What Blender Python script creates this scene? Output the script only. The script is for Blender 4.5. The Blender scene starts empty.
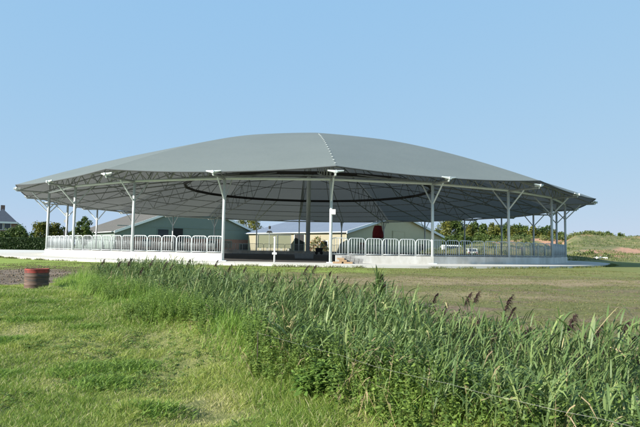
import bpy, math, random
import numpy as np
from mathutils import Vector, Matrix
random.seed(7); RG = np.random.default_rng(11)
SC = bpy.context.scene; COL = SC.collection
PI = math.pi; R = 25.0; EYE = 0.81; N = 24
CX, CY = 0.0, 2.26959 * R                      # centre of the round shelter
T0 = 0.0548; STEP = math.radians(15); RT = 1.0956 * R; BEAM = 0.1674 * R + EYE

# ------------------------------------------------------------------ camera
F_PX, YAW, PIT, ROL = 529.8, 0.02204, 0.06728, 0.01593
cy_, sy_ = math.cos(YAW), math.sin(YAW); cp, sp = math.cos(PIT), math.sin(PIT); cr, sr = math.cos(ROL), math.sin(ROL)
r0 = Vector((cy_, -sy_, 0)); fw = Vector((cp*sy_, cp*cy_, sp)); u0 = Vector((-sp*sy_, -sp*cy_, cp))
RIGHT = r0*cr + u0*sr; UP = -r0*sr + u0*cr
cam_d = bpy.data.cameras.new('camera'); cam = bpy.data.objects.new('camera', cam_d); COL.objects.link(cam)
M = Matrix((RIGHT, UP, -fw)).transposed().to_4x4(); M.translation = Vector((0, 0, EYE)); cam.matrix_world = M
cam_d.sensor_width = 36; cam_d.lens = F_PX/640*36; cam_d.clip_end = 6000; cam_d.clip_start = .05
SC.camera = cam

def hz(px): return 249.2 + .0159*(px-320)
def ray(px, py): return fw*F_PX + RIGHT*(px-320) - UP*(py-213.5)
def GX(px, Y):
    d = ray(px, hz(px)); return d.x/d.y*Y
def W(px, py, Y):
    d = ray(px, py); return Vector((d.x/d.y*Y, Y, EYE + d.z/d.y*Y))

# ------------------------------------------------------------------ materials
def mat(name, col, rough=.7, metal=0., noise=None, spec=.5, trans=0., tint=None, bump=None, nscale=None):
    m = bpy.data.materials.new(name); m.use_nodes = True; nt = m.node_tree; n = nt.nodes; l = nt.links
    b = n['Principled BSDF']; b.inputs['Roughness'].default_value = rough; b.inputs['Metallic'].default_value = metal
    b.inputs['Specular IOR Level'].default_value = spec
    b.inputs['Base Color'].default_value = (*col, 1)
    tc = n.new('ShaderNodeTexCoord')
    src = None
    if noise:                                   # noise = (scale, second colour, contrast)
        nz = n.new('ShaderNodeTexNoise'); nz.inputs['Scale'].default_value = noise[0]; nz.inputs['Detail'].default_value = 6
        nz.inputs['Roughness'].default_value = .65
        if nscale:
            mp = n.new('ShaderNodeMapping'); mp.inputs['Scale'].default_value = nscale
            l.new(tc.outputs['Object'], mp.inputs[0]); l.new(mp.outputs[0], nz.inputs[0])
        else: l.new(tc.outputs['Object'], nz.inputs[0])
        rp = n.new('ShaderNodeValToRGB'); c = noise[2]
        rp.color_ramp.elements[0].position = .5-c; rp.color_ramp.elements[1].position = .5+c
        rp.color_ramp.elements[0].color = (*col, 1); rp.color_ramp.elements[1].color = (*noise[1], 1)
        l.new(nz.outputs['Fac'], rp.inputs[0]); src = rp.outputs[0]
    if tint:                                    # colours over the per-leaf random attribute
        at = n.new('ShaderNodeAttribute'); at.attribute_name = 'tint'
        rp = n.new('ShaderNodeValToRGB'); el = rp.color_ramp.elements
        for i, (p, c) in enumerate(tint):
            e = el[i] if i < 2 else el.new(p)
            e.position = p; e.color = (*c, 1)
        l.new(at.outputs['Fac'], rp.inputs[0]); src = rp.outputs[0]
    if src: l.new(src, b.inputs['Base Color'])
    if bump:
        nb = n.new('ShaderNodeTexNoise'); nb.inputs['Scale'].default_value = bump[0]; nb.inputs['Detail'].default_value = 5
        l.new(tc.outputs['Object'], nb.inputs[0]); bp = n.new('ShaderNodeBump'); bp.inputs['Strength'].default_value = bump[1]
        bp.inputs['Distance'].default_value = bump[2]
        l.new(nb.outputs['Fac'], bp.inputs['Height']); l.new(bp.outputs[0], b.inputs['Normal'])
    if trans:
        t = n.new('ShaderNodeBsdfTranslucent'); mx = n.new('ShaderNodeMixShader'); mx.inputs[0].default_value = trans
        if src: l.new(src, t.inputs['Color'])
        else: t.inputs['Color'].default_value = (*col, 1)
        out = n['Material Output']; l.new(b.outputs[0], mx.inputs[1]); l.new(t.outputs[0], mx.inputs[2]); l.new(mx.outputs[0], out.inputs[0])
    return m

def wave_bump(m, scale, direction, strength, dist, col2=None, kind='BANDS'):
    nt = m.node_tree; n = nt.nodes; l = nt.links
    tc = n.new('ShaderNodeTexCoord'); w = n.new('ShaderNodeTexWave'); w.bands_direction = direction
    w.inputs['Scale'].default_value = scale; l.new(tc.outputs['Object'], w.inputs[0])
    bp = n.new('ShaderNodeBump'); bp.inputs['Strength'].default_value = strength; bp.inputs['Distance'].default_value = dist
    l.new(w.outputs['Fac'], bp.inputs['Height']); l.new(bp.outputs[0], n['Principled BSDF'].inputs['Normal'])
    return m

def brick_mat(name, c1, c2, mortar, scale):
    m = mat(name, c1, .85); nt = m.node_tree; n = nt.nodes; l = nt.links
    tc = n.new('ShaderNodeTexCoord'); mp = n.new('ShaderNodeMapping'); mp.inputs['Rotation'].default_value = (PI/2, 0, 0)
    bk = n.new('ShaderNodeTexBrick'); bk.inputs['Color1'].default_value = (*c1, 1); bk.inputs['Color2'].default_value = (*c2, 1)
    bk.inputs['Mortar'].default_value = (*mortar, 1); bk.inputs['Scale'].default_value = scale
    bk.inputs['Mortar Size'].default_value = .015
    l.new(tc.outputs['Object'], mp.inputs[0]); l.new(mp.outputs[0], bk.inputs[0]); l.new(bk.outputs[0], n['Principled BSDF'].inputs['Base Color'])
    return m

MT = {}
MT['galv'] = mat('galvanised_steel', (.56, .62, .62), .5, .15, (3, (.62, .66, .66), .25))
MT['galv_pale'] = mat('pale_steel', (.52, .575, .57), .5, .1, (4, (.61, .65, .645), .25))
MT['rail'] = mat('railing_steel', (.50, .55, .565), .5, .2, (5, (.60, .645, .655), .25))
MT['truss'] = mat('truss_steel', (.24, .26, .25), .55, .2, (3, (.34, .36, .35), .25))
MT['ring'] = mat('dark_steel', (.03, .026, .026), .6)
MT['white'] = mat('white_paint', (.78, .79, .77), .55)
MT['plinth'] = mat('limewashed_concrete', (.72, .71, .67), .85, 0, (1.1, (.45, .43, .37), .18), nscale=(1, 1, .45), bump=(14, .3, .01))
MT['apron'] = mat('pale_concrete', (.55, .54, .50), .9, 0, (.35, (.46, .44, .39), .3), bump=(20, .3, .01))
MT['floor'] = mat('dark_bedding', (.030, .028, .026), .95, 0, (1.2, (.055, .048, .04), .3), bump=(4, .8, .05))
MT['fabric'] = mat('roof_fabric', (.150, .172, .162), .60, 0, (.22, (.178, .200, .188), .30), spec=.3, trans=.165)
_f = MT['fabric']; _n = _f.node_tree.nodes; _l = _f.node_tree.links      # shade under the roof painted in: cloth underside coloured near black
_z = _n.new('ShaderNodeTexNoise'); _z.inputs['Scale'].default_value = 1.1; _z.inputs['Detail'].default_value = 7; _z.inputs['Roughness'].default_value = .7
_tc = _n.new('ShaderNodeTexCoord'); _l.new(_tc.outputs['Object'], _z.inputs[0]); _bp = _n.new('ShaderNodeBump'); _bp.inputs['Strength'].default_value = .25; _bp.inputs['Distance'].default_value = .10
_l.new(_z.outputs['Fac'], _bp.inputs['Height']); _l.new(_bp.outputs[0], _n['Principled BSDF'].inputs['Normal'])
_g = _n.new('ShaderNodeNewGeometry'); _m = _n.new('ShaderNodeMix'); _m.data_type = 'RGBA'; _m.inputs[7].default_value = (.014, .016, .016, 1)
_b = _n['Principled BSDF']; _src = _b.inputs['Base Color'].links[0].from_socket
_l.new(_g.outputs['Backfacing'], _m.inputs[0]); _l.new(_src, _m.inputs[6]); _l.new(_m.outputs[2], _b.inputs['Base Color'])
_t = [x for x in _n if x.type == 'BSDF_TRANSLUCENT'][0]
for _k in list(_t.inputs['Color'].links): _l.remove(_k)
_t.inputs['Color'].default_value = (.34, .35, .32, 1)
MT['edge'] = mat('fabric_edging', (.05, .055, .055), .7)
MT['black'] = mat('black_rubber', (.02, .02, .02), .7)
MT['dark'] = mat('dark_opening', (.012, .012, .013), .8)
MT['glass'] = mat('window_glass', (.03, .04, .05), .1, 0)
MT['wood'] = mat('bare_wood', (.42, .29, .17), .8, 0, (9, (.30, .19, .10), .25))
MT['concrete'] = mat('grey_concrete', (.30, .30, .29), .9, 0, (5, (.20, .20, .19), .25), bump=(20, .4, .01))
MT['green_clad'] = wave_bump(mat('green_cladding', (.155, .20, .175), .6, 0, (.8, (.18, .225, .20), .3)), 2.2, 'X', .5, .03)
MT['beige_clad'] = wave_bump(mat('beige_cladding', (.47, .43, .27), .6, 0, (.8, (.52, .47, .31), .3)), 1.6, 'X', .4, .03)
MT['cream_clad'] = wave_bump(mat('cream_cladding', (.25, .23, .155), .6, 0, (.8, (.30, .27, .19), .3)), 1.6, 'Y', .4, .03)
MT['brown_roof'] = wave_bump(mat('fibre_cement_roof', (.125, .115, .10), .85, 0, (.6, (.09, .083, .07), .3)), 1.8, 'Y', .7, .06)
MT['blue_roof'] = wave_bump(mat('blue_grey_roof', (.13, .155, .20), .6, 0, (.5, (.16, .185, .23), .3)), 1.6, 'Y', .5, .05)
MT['tile'] = wave_bump(mat('dark_tiles', (.045, .052, .07), .6, 0, (2, (.065, .072, .09), .3)), 3, 'Z', .6, .04)
MT['brick'] = brick_mat('red_brick', (.30, .13, .09), (.24, .10, .07), (.35, .32, .28), 2.2)
MT['house_brick'] = brick_mat('brown_brick', (.20, .11, .08), (.16, .085, .06), (.28, .25, .22), 2.2)
MT['red'] = mat('red_canvas', (.30, .018, .02), .75, 0, (2.5, (.17, .012, .015), .2), bump=(3, .8, .08))
MT['bark'] = mat('bark', (.10, .08, .06), .9, 0, (6, (.06, .05, .04), .25))
MT['wire'] = mat('wire', (.24, .235, .21), .5, .3)
MT['van'] = mat('white_car_paint', (.72, .75, .72), .25)
MT['tyre'] = mat('tyre', (.025, .025, .025), .85)
MT['pale_bag'] = mat('white_plastic', (.75, .77, .80), .5)
MT['blue'] = mat('pale_blue_steel', (.33, .42, .55), .5)

def leafmat(name, stops, trans=.35, rough=.55, spec=.3): return mat(name, (.1, .1, .1), rough, tint=stops, trans=trans, spec=spec)
MT['lawn'] = leafmat('lawn_blades', [(0, (.15, .245, .04)), (1, (.68, .60, .38)), (.45, (.315, .375, .08)), (.8, (.47, .47, .17))], .4)
MT['tuft'] = leafmat('tuft_blades', [(0, (.09, .18, .03)), (1, (.24, .35, .06))], .35)
MT['reedleaf'] = leafmat('reed_leaves', [(0, (.045, .090, .025)), (1, (.42, .34, .18)), (.5, (.118, .178, .056)), (.88, (.22, .28, .095))], .26, .5, .3)
MT['tallgrass'] = leafmat('tall_grass_blades', [(0, (.10, .19, .025)), (1, (.45, .42, .19)), (.5, (.19, .31, .05)), (.9, (.28, .40, .085))], .4)
MT['nettle'] = leafmat('nettle_leaves', [(0, (.07, .13, .025)), (1, (.27, .37, .085))], .35)
MT['bramble'] = leafmat('bramble_leaves', [(0, (.05, .115, .02)), (1, (.17, .27, .05))], .3)
MT['plume'] = leafmat('reed_plume', [(0, (.030, .016, .018)), (1, (.12, .075, .065))], .25, .8)
MT['fieldgrass'] = leafmat('field_seedlings', [(0, (.10, .12, .03)), (1, (.30, .24, .13)), (.6, (.17, .19, .055))], .35)
MT['tree_green'] = leafmat('tree_leaves', [(0, (.030, .060, .015)), (1, (.105, .15, .03))], .3)
MT['tree_yellow'] = leafmat('yellowing_leaves', [(0, (.05, .075, .015)), (1, (.20, .19, .035))], .3)
MT['hedge'] = leafmat('hedge_leaves', [(0, (.022, .045, .015)), (1, (.06, .10, .028))], .2)
MT['shrub'] = leafmat('shrub_leaves', [(0, (.055, .085, .025)), (1, (.24, .23, .09)), (.6, (.13, .165, .05))], .3)
MT['flower'] = leafmat('red_flowers', [(0, (.35, .05, .05)), (1, (.55, .35, .08))], .3)

# ------------------------------------------------------------------ helpers
def tag(o, label=None, cat=None, group=None, kind=None):
    if label: o['label'] = label
    if cat: o['category'] = cat
    if group: o['group'] = group
    if kind: o['kind'] = kind
    return o
def empty(name, loc=(0, 0, 0), rz=0.):
    o = bpy.data.objects.new(name, None); COL.objects.link(o); o.location = loc; o.rotation_euler = (0, 0, rz)
    o.empty_display_size = .3; return o
def copy_tree(o, parent=None):
    c = o.copy(); COL.objects.link(c)
    if parent: c.parent = parent
    for ch in list(o.children): copy_tree(ch, c)
    return c

class MB:
    def __init__(s): s.v = []; s.f = []
    def add(s, vs, fs):
        k = len(s.v); s.v += [tuple(v) for v in vs]; s.f += [tuple(i+k for i in f) for f in fs]
    def box(s, lo, hi):
        (a, b, c), (d, e, f) = lo, hi
        s.add([(a,b,c),(d,b,c),(d,e,c),(a,e,c),(a,b,f),(d,b,f),(d,e,f),(a,e,f)],
              [(3,2,1,0),(4,5,6,7),(0,1,5,4),(1,2,6,5),(2,3,7,6),(3,0,4,7)])
    def path(s, pts, r, n=6, cap=True):
        pts = [Vector(p) for p in pts]; rr = r if isinstance(r, (list, tuple)) else [r]*len(pts)
        vs = []; fs = []
        for i, p in enumerate(pts):
            if i == 0: t = pts[1]-p
            elif i == len(pts)-1: t = p-pts[i-1]
            else: t = (pts[i+1]-p).normalized() + (p-pts[i-1]).normalized()
            t.normalize(); a = Vector((0, 0, 1)) if abs(t.z) < .9 else Vector((1, 0, 0))
            x = t.cross(a).normalized(); y = t.cross(x).normalized()
            for k in range(n):
                c = 2*PI*k/n; vs.append(p + x*math.cos(c)*rr[i] + y*math.sin(c)*rr[i])
        for i in range(len(pts)-1):
            for k in range(n):
                a = i*n+k; b = i*n+(k+1) % n; fs.append((a, b, b+n, a+n))
        if cap: fs.append(tuple(range(n-1, -1, -1))); fs.append(tuple(range((len(pts)-1)*n, len(pts)*n)))
        s.add(vs, fs)
    def tube(s, a, b, r, n=6): s.path([a, b], r, n)
    def lathe(s, prof, c=(0, 0, 0), n=24, wob=0):
        vs = []; fs = []
        for (r, z) in prof:
            for k in range(n):
                a = 2*PI*k/n; q = r*(1+wob*math.sin(3*a+z*5)); vs.append((c[0]+q*math.cos(a), c[1]+q*math.sin(a), c[2]+z))
        for i in range(len(prof)-1):
            for k in range(n): a = i*n+k; b = i*n+(k+1) % n; fs.append((a, b, b+n, a+n))
        s.add(vs, fs)
    def prism(s, poly, y0, y1):                # polygon in x-z, extruded along y
        n = len(poly); vs = [(x, y0, z) for x, z in poly] + [(x, y1, z) for x, z in poly]
        s.add(vs, [tuple(range(n)), tuple(range(2*n-1, n-1, -1))] + [(i, i+n, (i+1) % n+n, (i+1) % n) for i in range(n)])
    def build(s, name, m, parent=None, smooth=False):
        me = bpy.data.meshes.new(name); me.from_pydata(s.v, [], s.f); me.validate(); me.update()
        import bmesh
        b = bmesh.new(); b.from_mesh(me); bmesh.ops.recalc_face_normals(b, faces=b.faces); b.to_mesh(me); b.free()
        if smooth: me.polygons.foreach_set('use_smooth', [True]*len(me.polygons))
        me.materials.append(m); o = bpy.data.objects.new(name, me); COL.objects.link(o)
        if parent: o.parent = parent
        return o

def npmesh(name, V, Q, m, tint=None, parent=None, smooth=False):
    me = bpy.data.meshes.new(name); V = np.ascontiguousarray(V, np.float32); Q = np.ascontiguousarray(Q, np.int32)
    me.vertices.add(len(V)); me.vertices.foreach_set('co', V.ravel())
    k = Q.shape[1]; me.loops.add(Q.size); me.loops.foreach_set('vertex_index', Q.ravel())
    me.polygons.add(len(Q)); me.polygons.foreach_set('loop_start', np.arange(len(Q), dtype=np.int32)*k)
    if smooth: me.polygons.foreach_set('use_smooth', np.ones(len(Q), bool))
    me.update(calc_edges=True)
    if tint is not None:
        a = me.attributes.new('tint', 'FLOAT', 'POINT'); a.data.foreach_set('value', np.ascontiguousarray(tint, np.float32))
    me.materials.append(m); o = bpy.data.objects.new(name, me); COL.objects.link(o)
    if parent: o.parent = parent
    return o

def ribbons(P, D0, L, Wd, droop, segs, tint, side=None, mid=False):
    """N curved ribbons: base P, start direction D0, length L, width Wd, droop; returns verts, quads, tint"""
    n = len(P); s = np.linspace(0, 1, segs+1)
    C = P[:, None, :] + D0[:, None, :]*(L[:, None, None]*s[None, :, None])
    C[:, :, 2] -= (droop*L)[:, None]*(s**2)[None, :]
    if side is None:
        a = RG.uniform(0, 2*PI, n); side = np.stack([np.cos(a), np.sin(a), np.zeros(n)], 1)
    w = (1-s**1.8)*.97+.03
    if mid: w = np.sin(np.clip(s*.85+.15, 0, 1)*PI)**.8*.95+.05
    off = side[:, None, :]*(Wd[:, None, None]*w[None, :, None])*.5
    V = np.stack([C-off, C+off], 2).reshape(-1, 3)
    base = (np.arange(n)*(segs+1)*2)[:, None]; i = np.arange(segs)[None, :]*2
    a = base+i; Q = np.stack([a, a+1, a+3, a+2], 2).reshape(-1, 4)
    return V, Q, np.repeat(tint, (segs+1)*2)
def merge(lst):
    Vs = []; Qs = []; Ts = []; k = 0
    for V, Q, T in lst: Vs.append(V); Qs.append(Q+k); Ts.append(T); k += len(V)
    return np.concatenate(Vs), np.concatenate(Qs), np.concatenate(Ts)

def vnoise(x, y, seed=0):                      # smooth value noise 0..1
    xi = np.floor(x).astype(int); yi = np.floor(y).astype(int); fx = x-xi; fy = y-yi
    fx = fx*fx*(3-2*fx); fy = fy*fy*(3-2*fy)
    def h(a, b):
        v = np.sin(a*127.1+b*311.7+seed*74.7)*43758.5453; return v-np.floor(v)
    return (h(xi, yi)*(1-fx)+h(xi+1, yi)*fx)*(1-fy)+(h(xi, yi+1)*(1-fx)+h(xi+1, yi+1)*fx)*fy

# ------------------------------------------------------------------ terrain
P0 = np.array([-6.2, 14.5]); DN = np.array([.84, .543]); DT = np.array([.543, -.84])   # ditch: normal and direction
def ditch(x, y):
    d = (x-P0[0])*DN[0]+(y-P0[1])*DN[1]; t = (x-P0[0])*DT[0]+(y-P0[1])*DT[1]; return d, t
def ss(a, b, x):
    t = np.clip((x-a)/(b-a), 0, 1); return t*t*(3-2*t)
def ground(x, y):
    x = np.asarray(x, float); y = np.asarray(y, float)
    rr = np.hypot(x-CX, y-CY)
    z = -.14 - .16*ss(30, 14, y) - .50*ss(13.5, 5.0, y)*ss(1.2, -.5, ditch(x, y)[0]) - .06*ss(10, 4, y)
    d, t = ditch(x, y)
    z = z - .75*ss(.6, 1.9, d)*ss(4.6, 3.3, d)*ss(-5.5, -3.5, t)
    near = ss(34, 20, y)
    z = z + near*((vnoise(x*1.3, y*1.3)-.5)*.10 + (vnoise(x*4, y*4, 3)-.5)*.035)
    return z
a = np.linspace(-1, 1, 261); xs = np.sinh(a*7.2)/math.sinh(7.2)*3000
b = np.linspace(-.82, 1, 281); ys = 10+np.sinh(b*7.0)/math.sinh(7.0)*3500
X, Y = np.meshgrid(xs, ys); Z = ground(X, Y)
nx, ny = len(xs), len(ys); idx = np.arange(nx*ny).reshape(ny, nx)
Q = np.stack([idx[:-1, :-1], idx[:-1, 1:], idx[1:, 1:], idx[1:, :-1]], 2).reshape(-1, 4)

def ground_material():
    m = bpy.data.materials.new('field_and_grass'); m.use_nodes = True; nt = m.node_tree; n = nt.nodes; l = nt.links
    B = n['Principled BSDF']; B.inputs['Roughness'].default_value = .95; B.inputs['Specular IOR Level'].default_value = .15
    g = n.new('ShaderNodeNewGeometry'); sep = n.new('ShaderNodeSeparateXYZ'); l.new(g.outputs['Position'], sep.inputs[0])
    def noise(scale, det=5, sc=(1, 1, 1)):
        mp = n.new('ShaderNodeMapping'); mp.inputs['Scale'].default_value = sc; l.new(g.outputs['Position'], mp.inputs[0])
        z = n.new('ShaderNodeTexNoise'); z.inputs['Scale'].default_value = scale; z.inputs['Detail'].default_value = det
        z.inputs['Roughness'].default_value = .65; l.new(mp.outputs[0], z.inputs[0]); return z.outputs['Fac']
    def math_(op, a, b=None):
        q = n.new('ShaderNodeMath'); q.operation = op
        for i, v in enumerate((a, b)):
            if v is None: continue
            if isinstance(v, (int, float)): q.inputs[i].default_value = v
            else: l.new(v, q.inputs[i])
        return q.outputs[0]
    def step(v, lo, hi):
        q = n.new('ShaderNodeMapRange'); q.interpolation_type = 'SMOOTHSTEP'; l.new(v, q.inputs['Value'])
        q.inputs['From Min'].default_value = lo; q.inputs['From Max'].default_value = hi; return q.outputs[0]
    def mix(f, a, b):
        q = n.new('ShaderNodeMix'); q.data_type = 'RGBA'
        if isinstance(f, (int, float)): q.inputs[0].default_value = f
        else: l.new(f, q.inputs[0])
        for i, v in ((6, a), (7, b)):
            if isinstance(v, tuple): q.inputs[i].default_value = (*v, 1)
            else: l.new(v, q.inputs[i])
        return q.outputs[2]
    x, y = sep.outputs[0], sep.outputs[1]
    fine = noise(9, 8); big = noise(.16, 4, (.45, 1.3, 1)); mid = noise(.8, 6, (.5, 1.4, 1)); grit = noise(40, 4)
    wob = math_('MULTIPLY', math_('SUBTRACT', noise(.3, 4), .5), 5.)
    yw = math_('ADD', y, wob)
    soil = mix(step(fine, .35, .65), (.135, .10, .066), (.215, .165, .11))
    olive = mix(step(fine, .35, .65), (.115, .122, .042), (.175, .175, .072))
    green = mix(step(fine, .3, .7), (.19, .27, .05), (.28, .34, .09))
    tan = mix(step(fine, .3, .7), (.26, .20, .12), (.34, .27, .165))
    c = mix(step(mid, .46, .64), olive, soil)                               # mixed sparse field
    c = mix(math_('MULTIPLY', step(big, .5, .62), .6), c, tan)
    # tan strip crossing the right of the field
    s1 = math_('MULTIPLY', step(yw, 17.0, 18.2), step(yw, 21.5, 20.2))
    s1 = math_('MULTIPLY', s1, step(x, -2.0, 2.0)); c = mix(math_('MULTIPLY', s1, .75), c, tan)
    # bare soil on the left by the drum
    s2 = math_('MULTIPLY', step(x, -3.0, -6.0), math_('MULTIPLY', step(yw, 13.0, 14.2), step(yw, 22.5, 21.0)))
    c = mix(math_('MULTIPLY', s2, .9), c, mix(step(mid, .35, .65), (.115, .085, .065), (.21, .165, .13)))
    # green strip along the yard
    s3 = step(yw, 21.8, 24.0); c = mix(math_('MULTIPLY', s3, step(x, 8., 1.)), c, green)
    c = mix(math_('MULTIPLY', math_('MULTIPLY', s3, step(x, 1., 8.)), .55), c, mix(.5, olive, green))
    # mown grass in front of the ditch
    d = math_('ADD', math_('MULTIPLY', math_('ADD', x, 6.2), .84), math_('MULTIPLY', math_('SUBTRACT', y, 14.5), .543))
    gl = math_('MULTIPLY', step(d, 3.4, 2.6), step(yw, 15.5, 14.5))
    c = mix(gl, c, mix(step(fine, .35, .65), (.11, .13, .04), (.22, .22, .09)))
    # farmland far away
    c = mix(step(y, 60, 110), c, mix(step(noise(.02, 3), .4, .6), (.10, .13, .04), (.17, .18, .07)))
    l.new(c, B.inputs['Base Color'])
    bp = n.new('ShaderNodeBump'); bp.inputs['Strength'].default_value = .9; bp.inputs['Distance'].default_value = .06
    hsum = math_('ADD', noise(5, 8), math_('MULTIPLY', grit, .3)); l.new(hsum, bp.inputs['Height']); l.new(bp.outputs[0], B.inputs['Normal'])
    return m
gm = ground_material()
tag(npmesh('ground', np.stack([X.ravel(), Y.ravel(), Z.ravel()], 1), Q, gm, smooth=True), kind='structure')

# yard slab (ring round the shelter and the yard running off to the left) and the bedded floor
mb = MB(); n_ = 96; rin = 24.6; rout = 28.4
vs = []
for k in range(n_):
    a = 2*PI*k/n_; w = 1+.004*math.sin(5*a)+.003*math.sin(11*a+1)
    for r_, z in ((rin, -.2), (rin, 0), (rout*w, 0), (rout*w+.05, -.25)): vs.append((CX+r_*math.sin(a), CY-r_*math.cos(a), z))
fs = []
for k in range(n_):
    for j in range(3):
        a = k*4+j; b = ((k+1) % n_)*4+j; fs.append((a, b, b+1, a+1))
mb.add(vs, fs); tag(mb.build('pavement', MT['apron']), kind='structure')
mb = MB(); mb.box((-150, 31.5, -.3), (-22, 82.5, -.012)); tag(mb.build('yard', MT['apron']), kind='structure')
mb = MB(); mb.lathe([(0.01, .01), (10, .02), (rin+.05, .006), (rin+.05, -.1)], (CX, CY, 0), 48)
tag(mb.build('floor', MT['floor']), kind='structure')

# ------------------------------------------------------------------ round shelter
shelter = empty('round_shelter', (CX, CY, 0))
tag(shelter, 'huge round open-sided livestock shelter with domed grey fabric roof on steel columns', 'shelter')
H0 = .1697*R + EYE + .22
def zroof(r): return H0 + .295*R*(1-(max(r, 0)/RT)**1.6)
def pol(th, r, z): return Vector((r*math.sin(th), -r*math.cos(th), z))      # local to the shelter
def ang(k): return T0 + STEP*k

# membrane
NU, NR = 16, 30; FLIP = True   # winding that turns the normals upwards
mem = empty('roof', (0, 0, 0)); mem.parent = shelter
def roof_point(phi, sfrac):
    """phi in 0..1 across one two-bay panel, sfrac 0..1 from the apex out; angle offset is added by the caller"""
    q = 4*phi*(1-phi); dev = (phi-.5)*2*STEP
    chord = math.cos(STEP)/math.cos(dev); k_ = 1+(chord-1)*.62
    r_ = RT*sfrac*(1-(1-k_)*min(1, sfrac*1.3)) - .05*math.sin(PI*2*phi)**2*sfrac**8
    z = zroof(RT*sfrac) - .10*q*sfrac**2 + .20*(abs(phi-.5)*2)**2*sfrac**3
    return r_, z
for k in range(-12, 12, 2):
    V = []; Qm = []
    for u in range(NU+1):
        t = u/NU; th = ang(k)+t*2*STEP
        for j in range(NR+1):
            r_, z = roof_point(t, j/NR); r_ = max(r_, .01); V.append((r_*math.sin(th), -r_*math.cos(th), z))
    for u in range(NU):
        for j in range(NR):
            a = u*(NR+1)+j; Qm.append((a, a+1, a+NR+2, a+NR+1) if FLIP else (a, a+NR+1, a+NR+2, a+1))
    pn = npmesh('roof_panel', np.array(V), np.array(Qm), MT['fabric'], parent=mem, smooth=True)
    mb = MB(); mb.path([Vector(V[u*(NR+1)+NR])+Vector((0, 0, -.02)) for u in range(NU+1)], .04, 5); 
    e_ = mb.build('edge_cable', MT['edge'], mem)
# white lacing on the front ridge
for i in range(17):
    r_ = RT-.6-i*.82; mb = MB(); c = pol(ang(0), r_, zroof(r_)+.20*(r_/RT)**3+.02)
    mb.box(c-Vector((.045, .05, .02)), c+Vector((.045, .05, .02))); mb.build('lacing_eyelet', MT['galv_pale'], mem)
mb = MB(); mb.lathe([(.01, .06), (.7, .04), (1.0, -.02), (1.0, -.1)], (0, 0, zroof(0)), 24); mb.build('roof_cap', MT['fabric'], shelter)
# columns with braces
RR, RZ = .52*R, .253*R+EYE
def build_column(k):
    th = ang(k); mb = MB(); mb.path([pol(th, R, -.05), pol(th, R, BEAM+.1)], .093, 12)
    c = mb.build('column', MT['galv_pale'] if k in (-4, -3, -2, -1, 0) else MT['galv'], shelter, True)
    mb = MB(); mb.tube(pol(th, R+.05, BEAM-1.25), pol(th, R+1.25, BEAM+.0), .05); mb.build('brace', MT['galv_pale'], c)
    mb = MB(); mb.tube(pol(th, R-.05, BEAM-1.25), pol(th, R-1.25, BEAM+.12), .05); mb.build('brace', MT['galv'], c)
    mb = MB(); p = pol(th, R, .02); mb.box(p-Vector((.24, .24, .02)), p+Vector((.24, .24, .03))); mb.build('base_plate', MT['galv'], c)
    return c
for k in range(-12, 12): build_column(k)
for k in range(-12, 12):
    th, t2 = ang(k), ang(k+1)
    # rafter: top chord, bottom chord, cantilever and web
    mb = MB(); r_top = [RT-.12, R, .88*R, .76*R, .64*R, RR, .38*R, .24*R, .10*R, .03*R]
    tf = .985 if k % 2 else 1.0; r_top[0] = (RT-.12)*tf
    top = [pol(th, r, zroof(r)-.34-.12*(k % 2)) for r in r_top]; mb.path(top, .055)
    mb.path([pol(th, (RT-.12)*tf, BEAM+.02), pol(th, R, BEAM)], .075)
    bot = lambda r: pol(th, r, BEAM + (R-r)/(R-RR)*(RZ-BEAM))
    mb.path([bot(R), bot(RR)], .06)
    nw = 11; prev = None
    for i in range(0 if k % 2 else nw+1):
        r = R-(R-RR)*i/nw; p = bot(r) if i % 2 else pol(th, r, zroof(r)-.40)
        if prev is not None: mb.tube(prev, p, .035, 5)
        prev = p
    for i in range(1, 1 if k % 2 else 5):     # upper web in to the middle
        r = RR-(RR-.03*R)*i/5
        mb.tube(pol(th, RR-(RR-.03*R)*(i-1)/5, zroof(RR-(RR-.03*R)*(i-1)/5)-.4), pol(th, r, zroof(r)-.9+.1*i), .03, 5)
    mb.tube(bot(RR), pol(th, .38*R, zroof(.38*R)-.4), .04, 5)
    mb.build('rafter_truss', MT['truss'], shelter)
    # perimeter truss between two columns
    a0, b0 = pol(th, R, BEAM+.04), pol(t2, R, BEAM+.04); up = Vector((0, 0, zroof(R)-.50-BEAM))
    mb = MB(); mb.tube(a0, b0, .085, 8); fr = mb.build('perimeter_beam', MT['galv_pale'], shelter)
    mb = MB(); mb.tube(a0+up, b0+up, .055 if k in range(-5, 5) else .035)
    nb = 10 if k in (-5, -4, -3, -2, 1, 2, 3, 4) else 0; prev = None
    for i in range(nb+1 if nb else 0):
        p = a0.lerp(b0, i/nb) + (up if i % 2 else Vector((0, 0, 0)))
        if prev is not None: mb.tube(prev, p, .03, 5)
        prev = p
    mb.build('top_chord' if not nb else 'lattice', MT['truss'], fr)
    # bracket at the tip of each rafter
    mb = MB(); RT_ = RT*(.982 if k % 2 else 1.0); tip = pol(th, RT_+.02, BEAM+.16); tl = (pol(th-.1, 1, 0)-pol(th, 1, 0)); tl.z = 0; tl.normalize(); rad = pol(th, 1, 0)
    for sgn in (-1, 1):
        e = tip + tl*sgn*.46 - rad*.10 + Vector((0, 0, .07)); mb.path([tip, e], [.085, .04], 6)
    mb.path([tip-rad*.35, tip+rad*.12], .09, 8)
    mb.path([tip, tip-rad*.1-Vector((0, 0, .2))], [.06, .045], 6)
    mb.build('tip_bracket', MT['galv_pale'], shelter)
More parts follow.
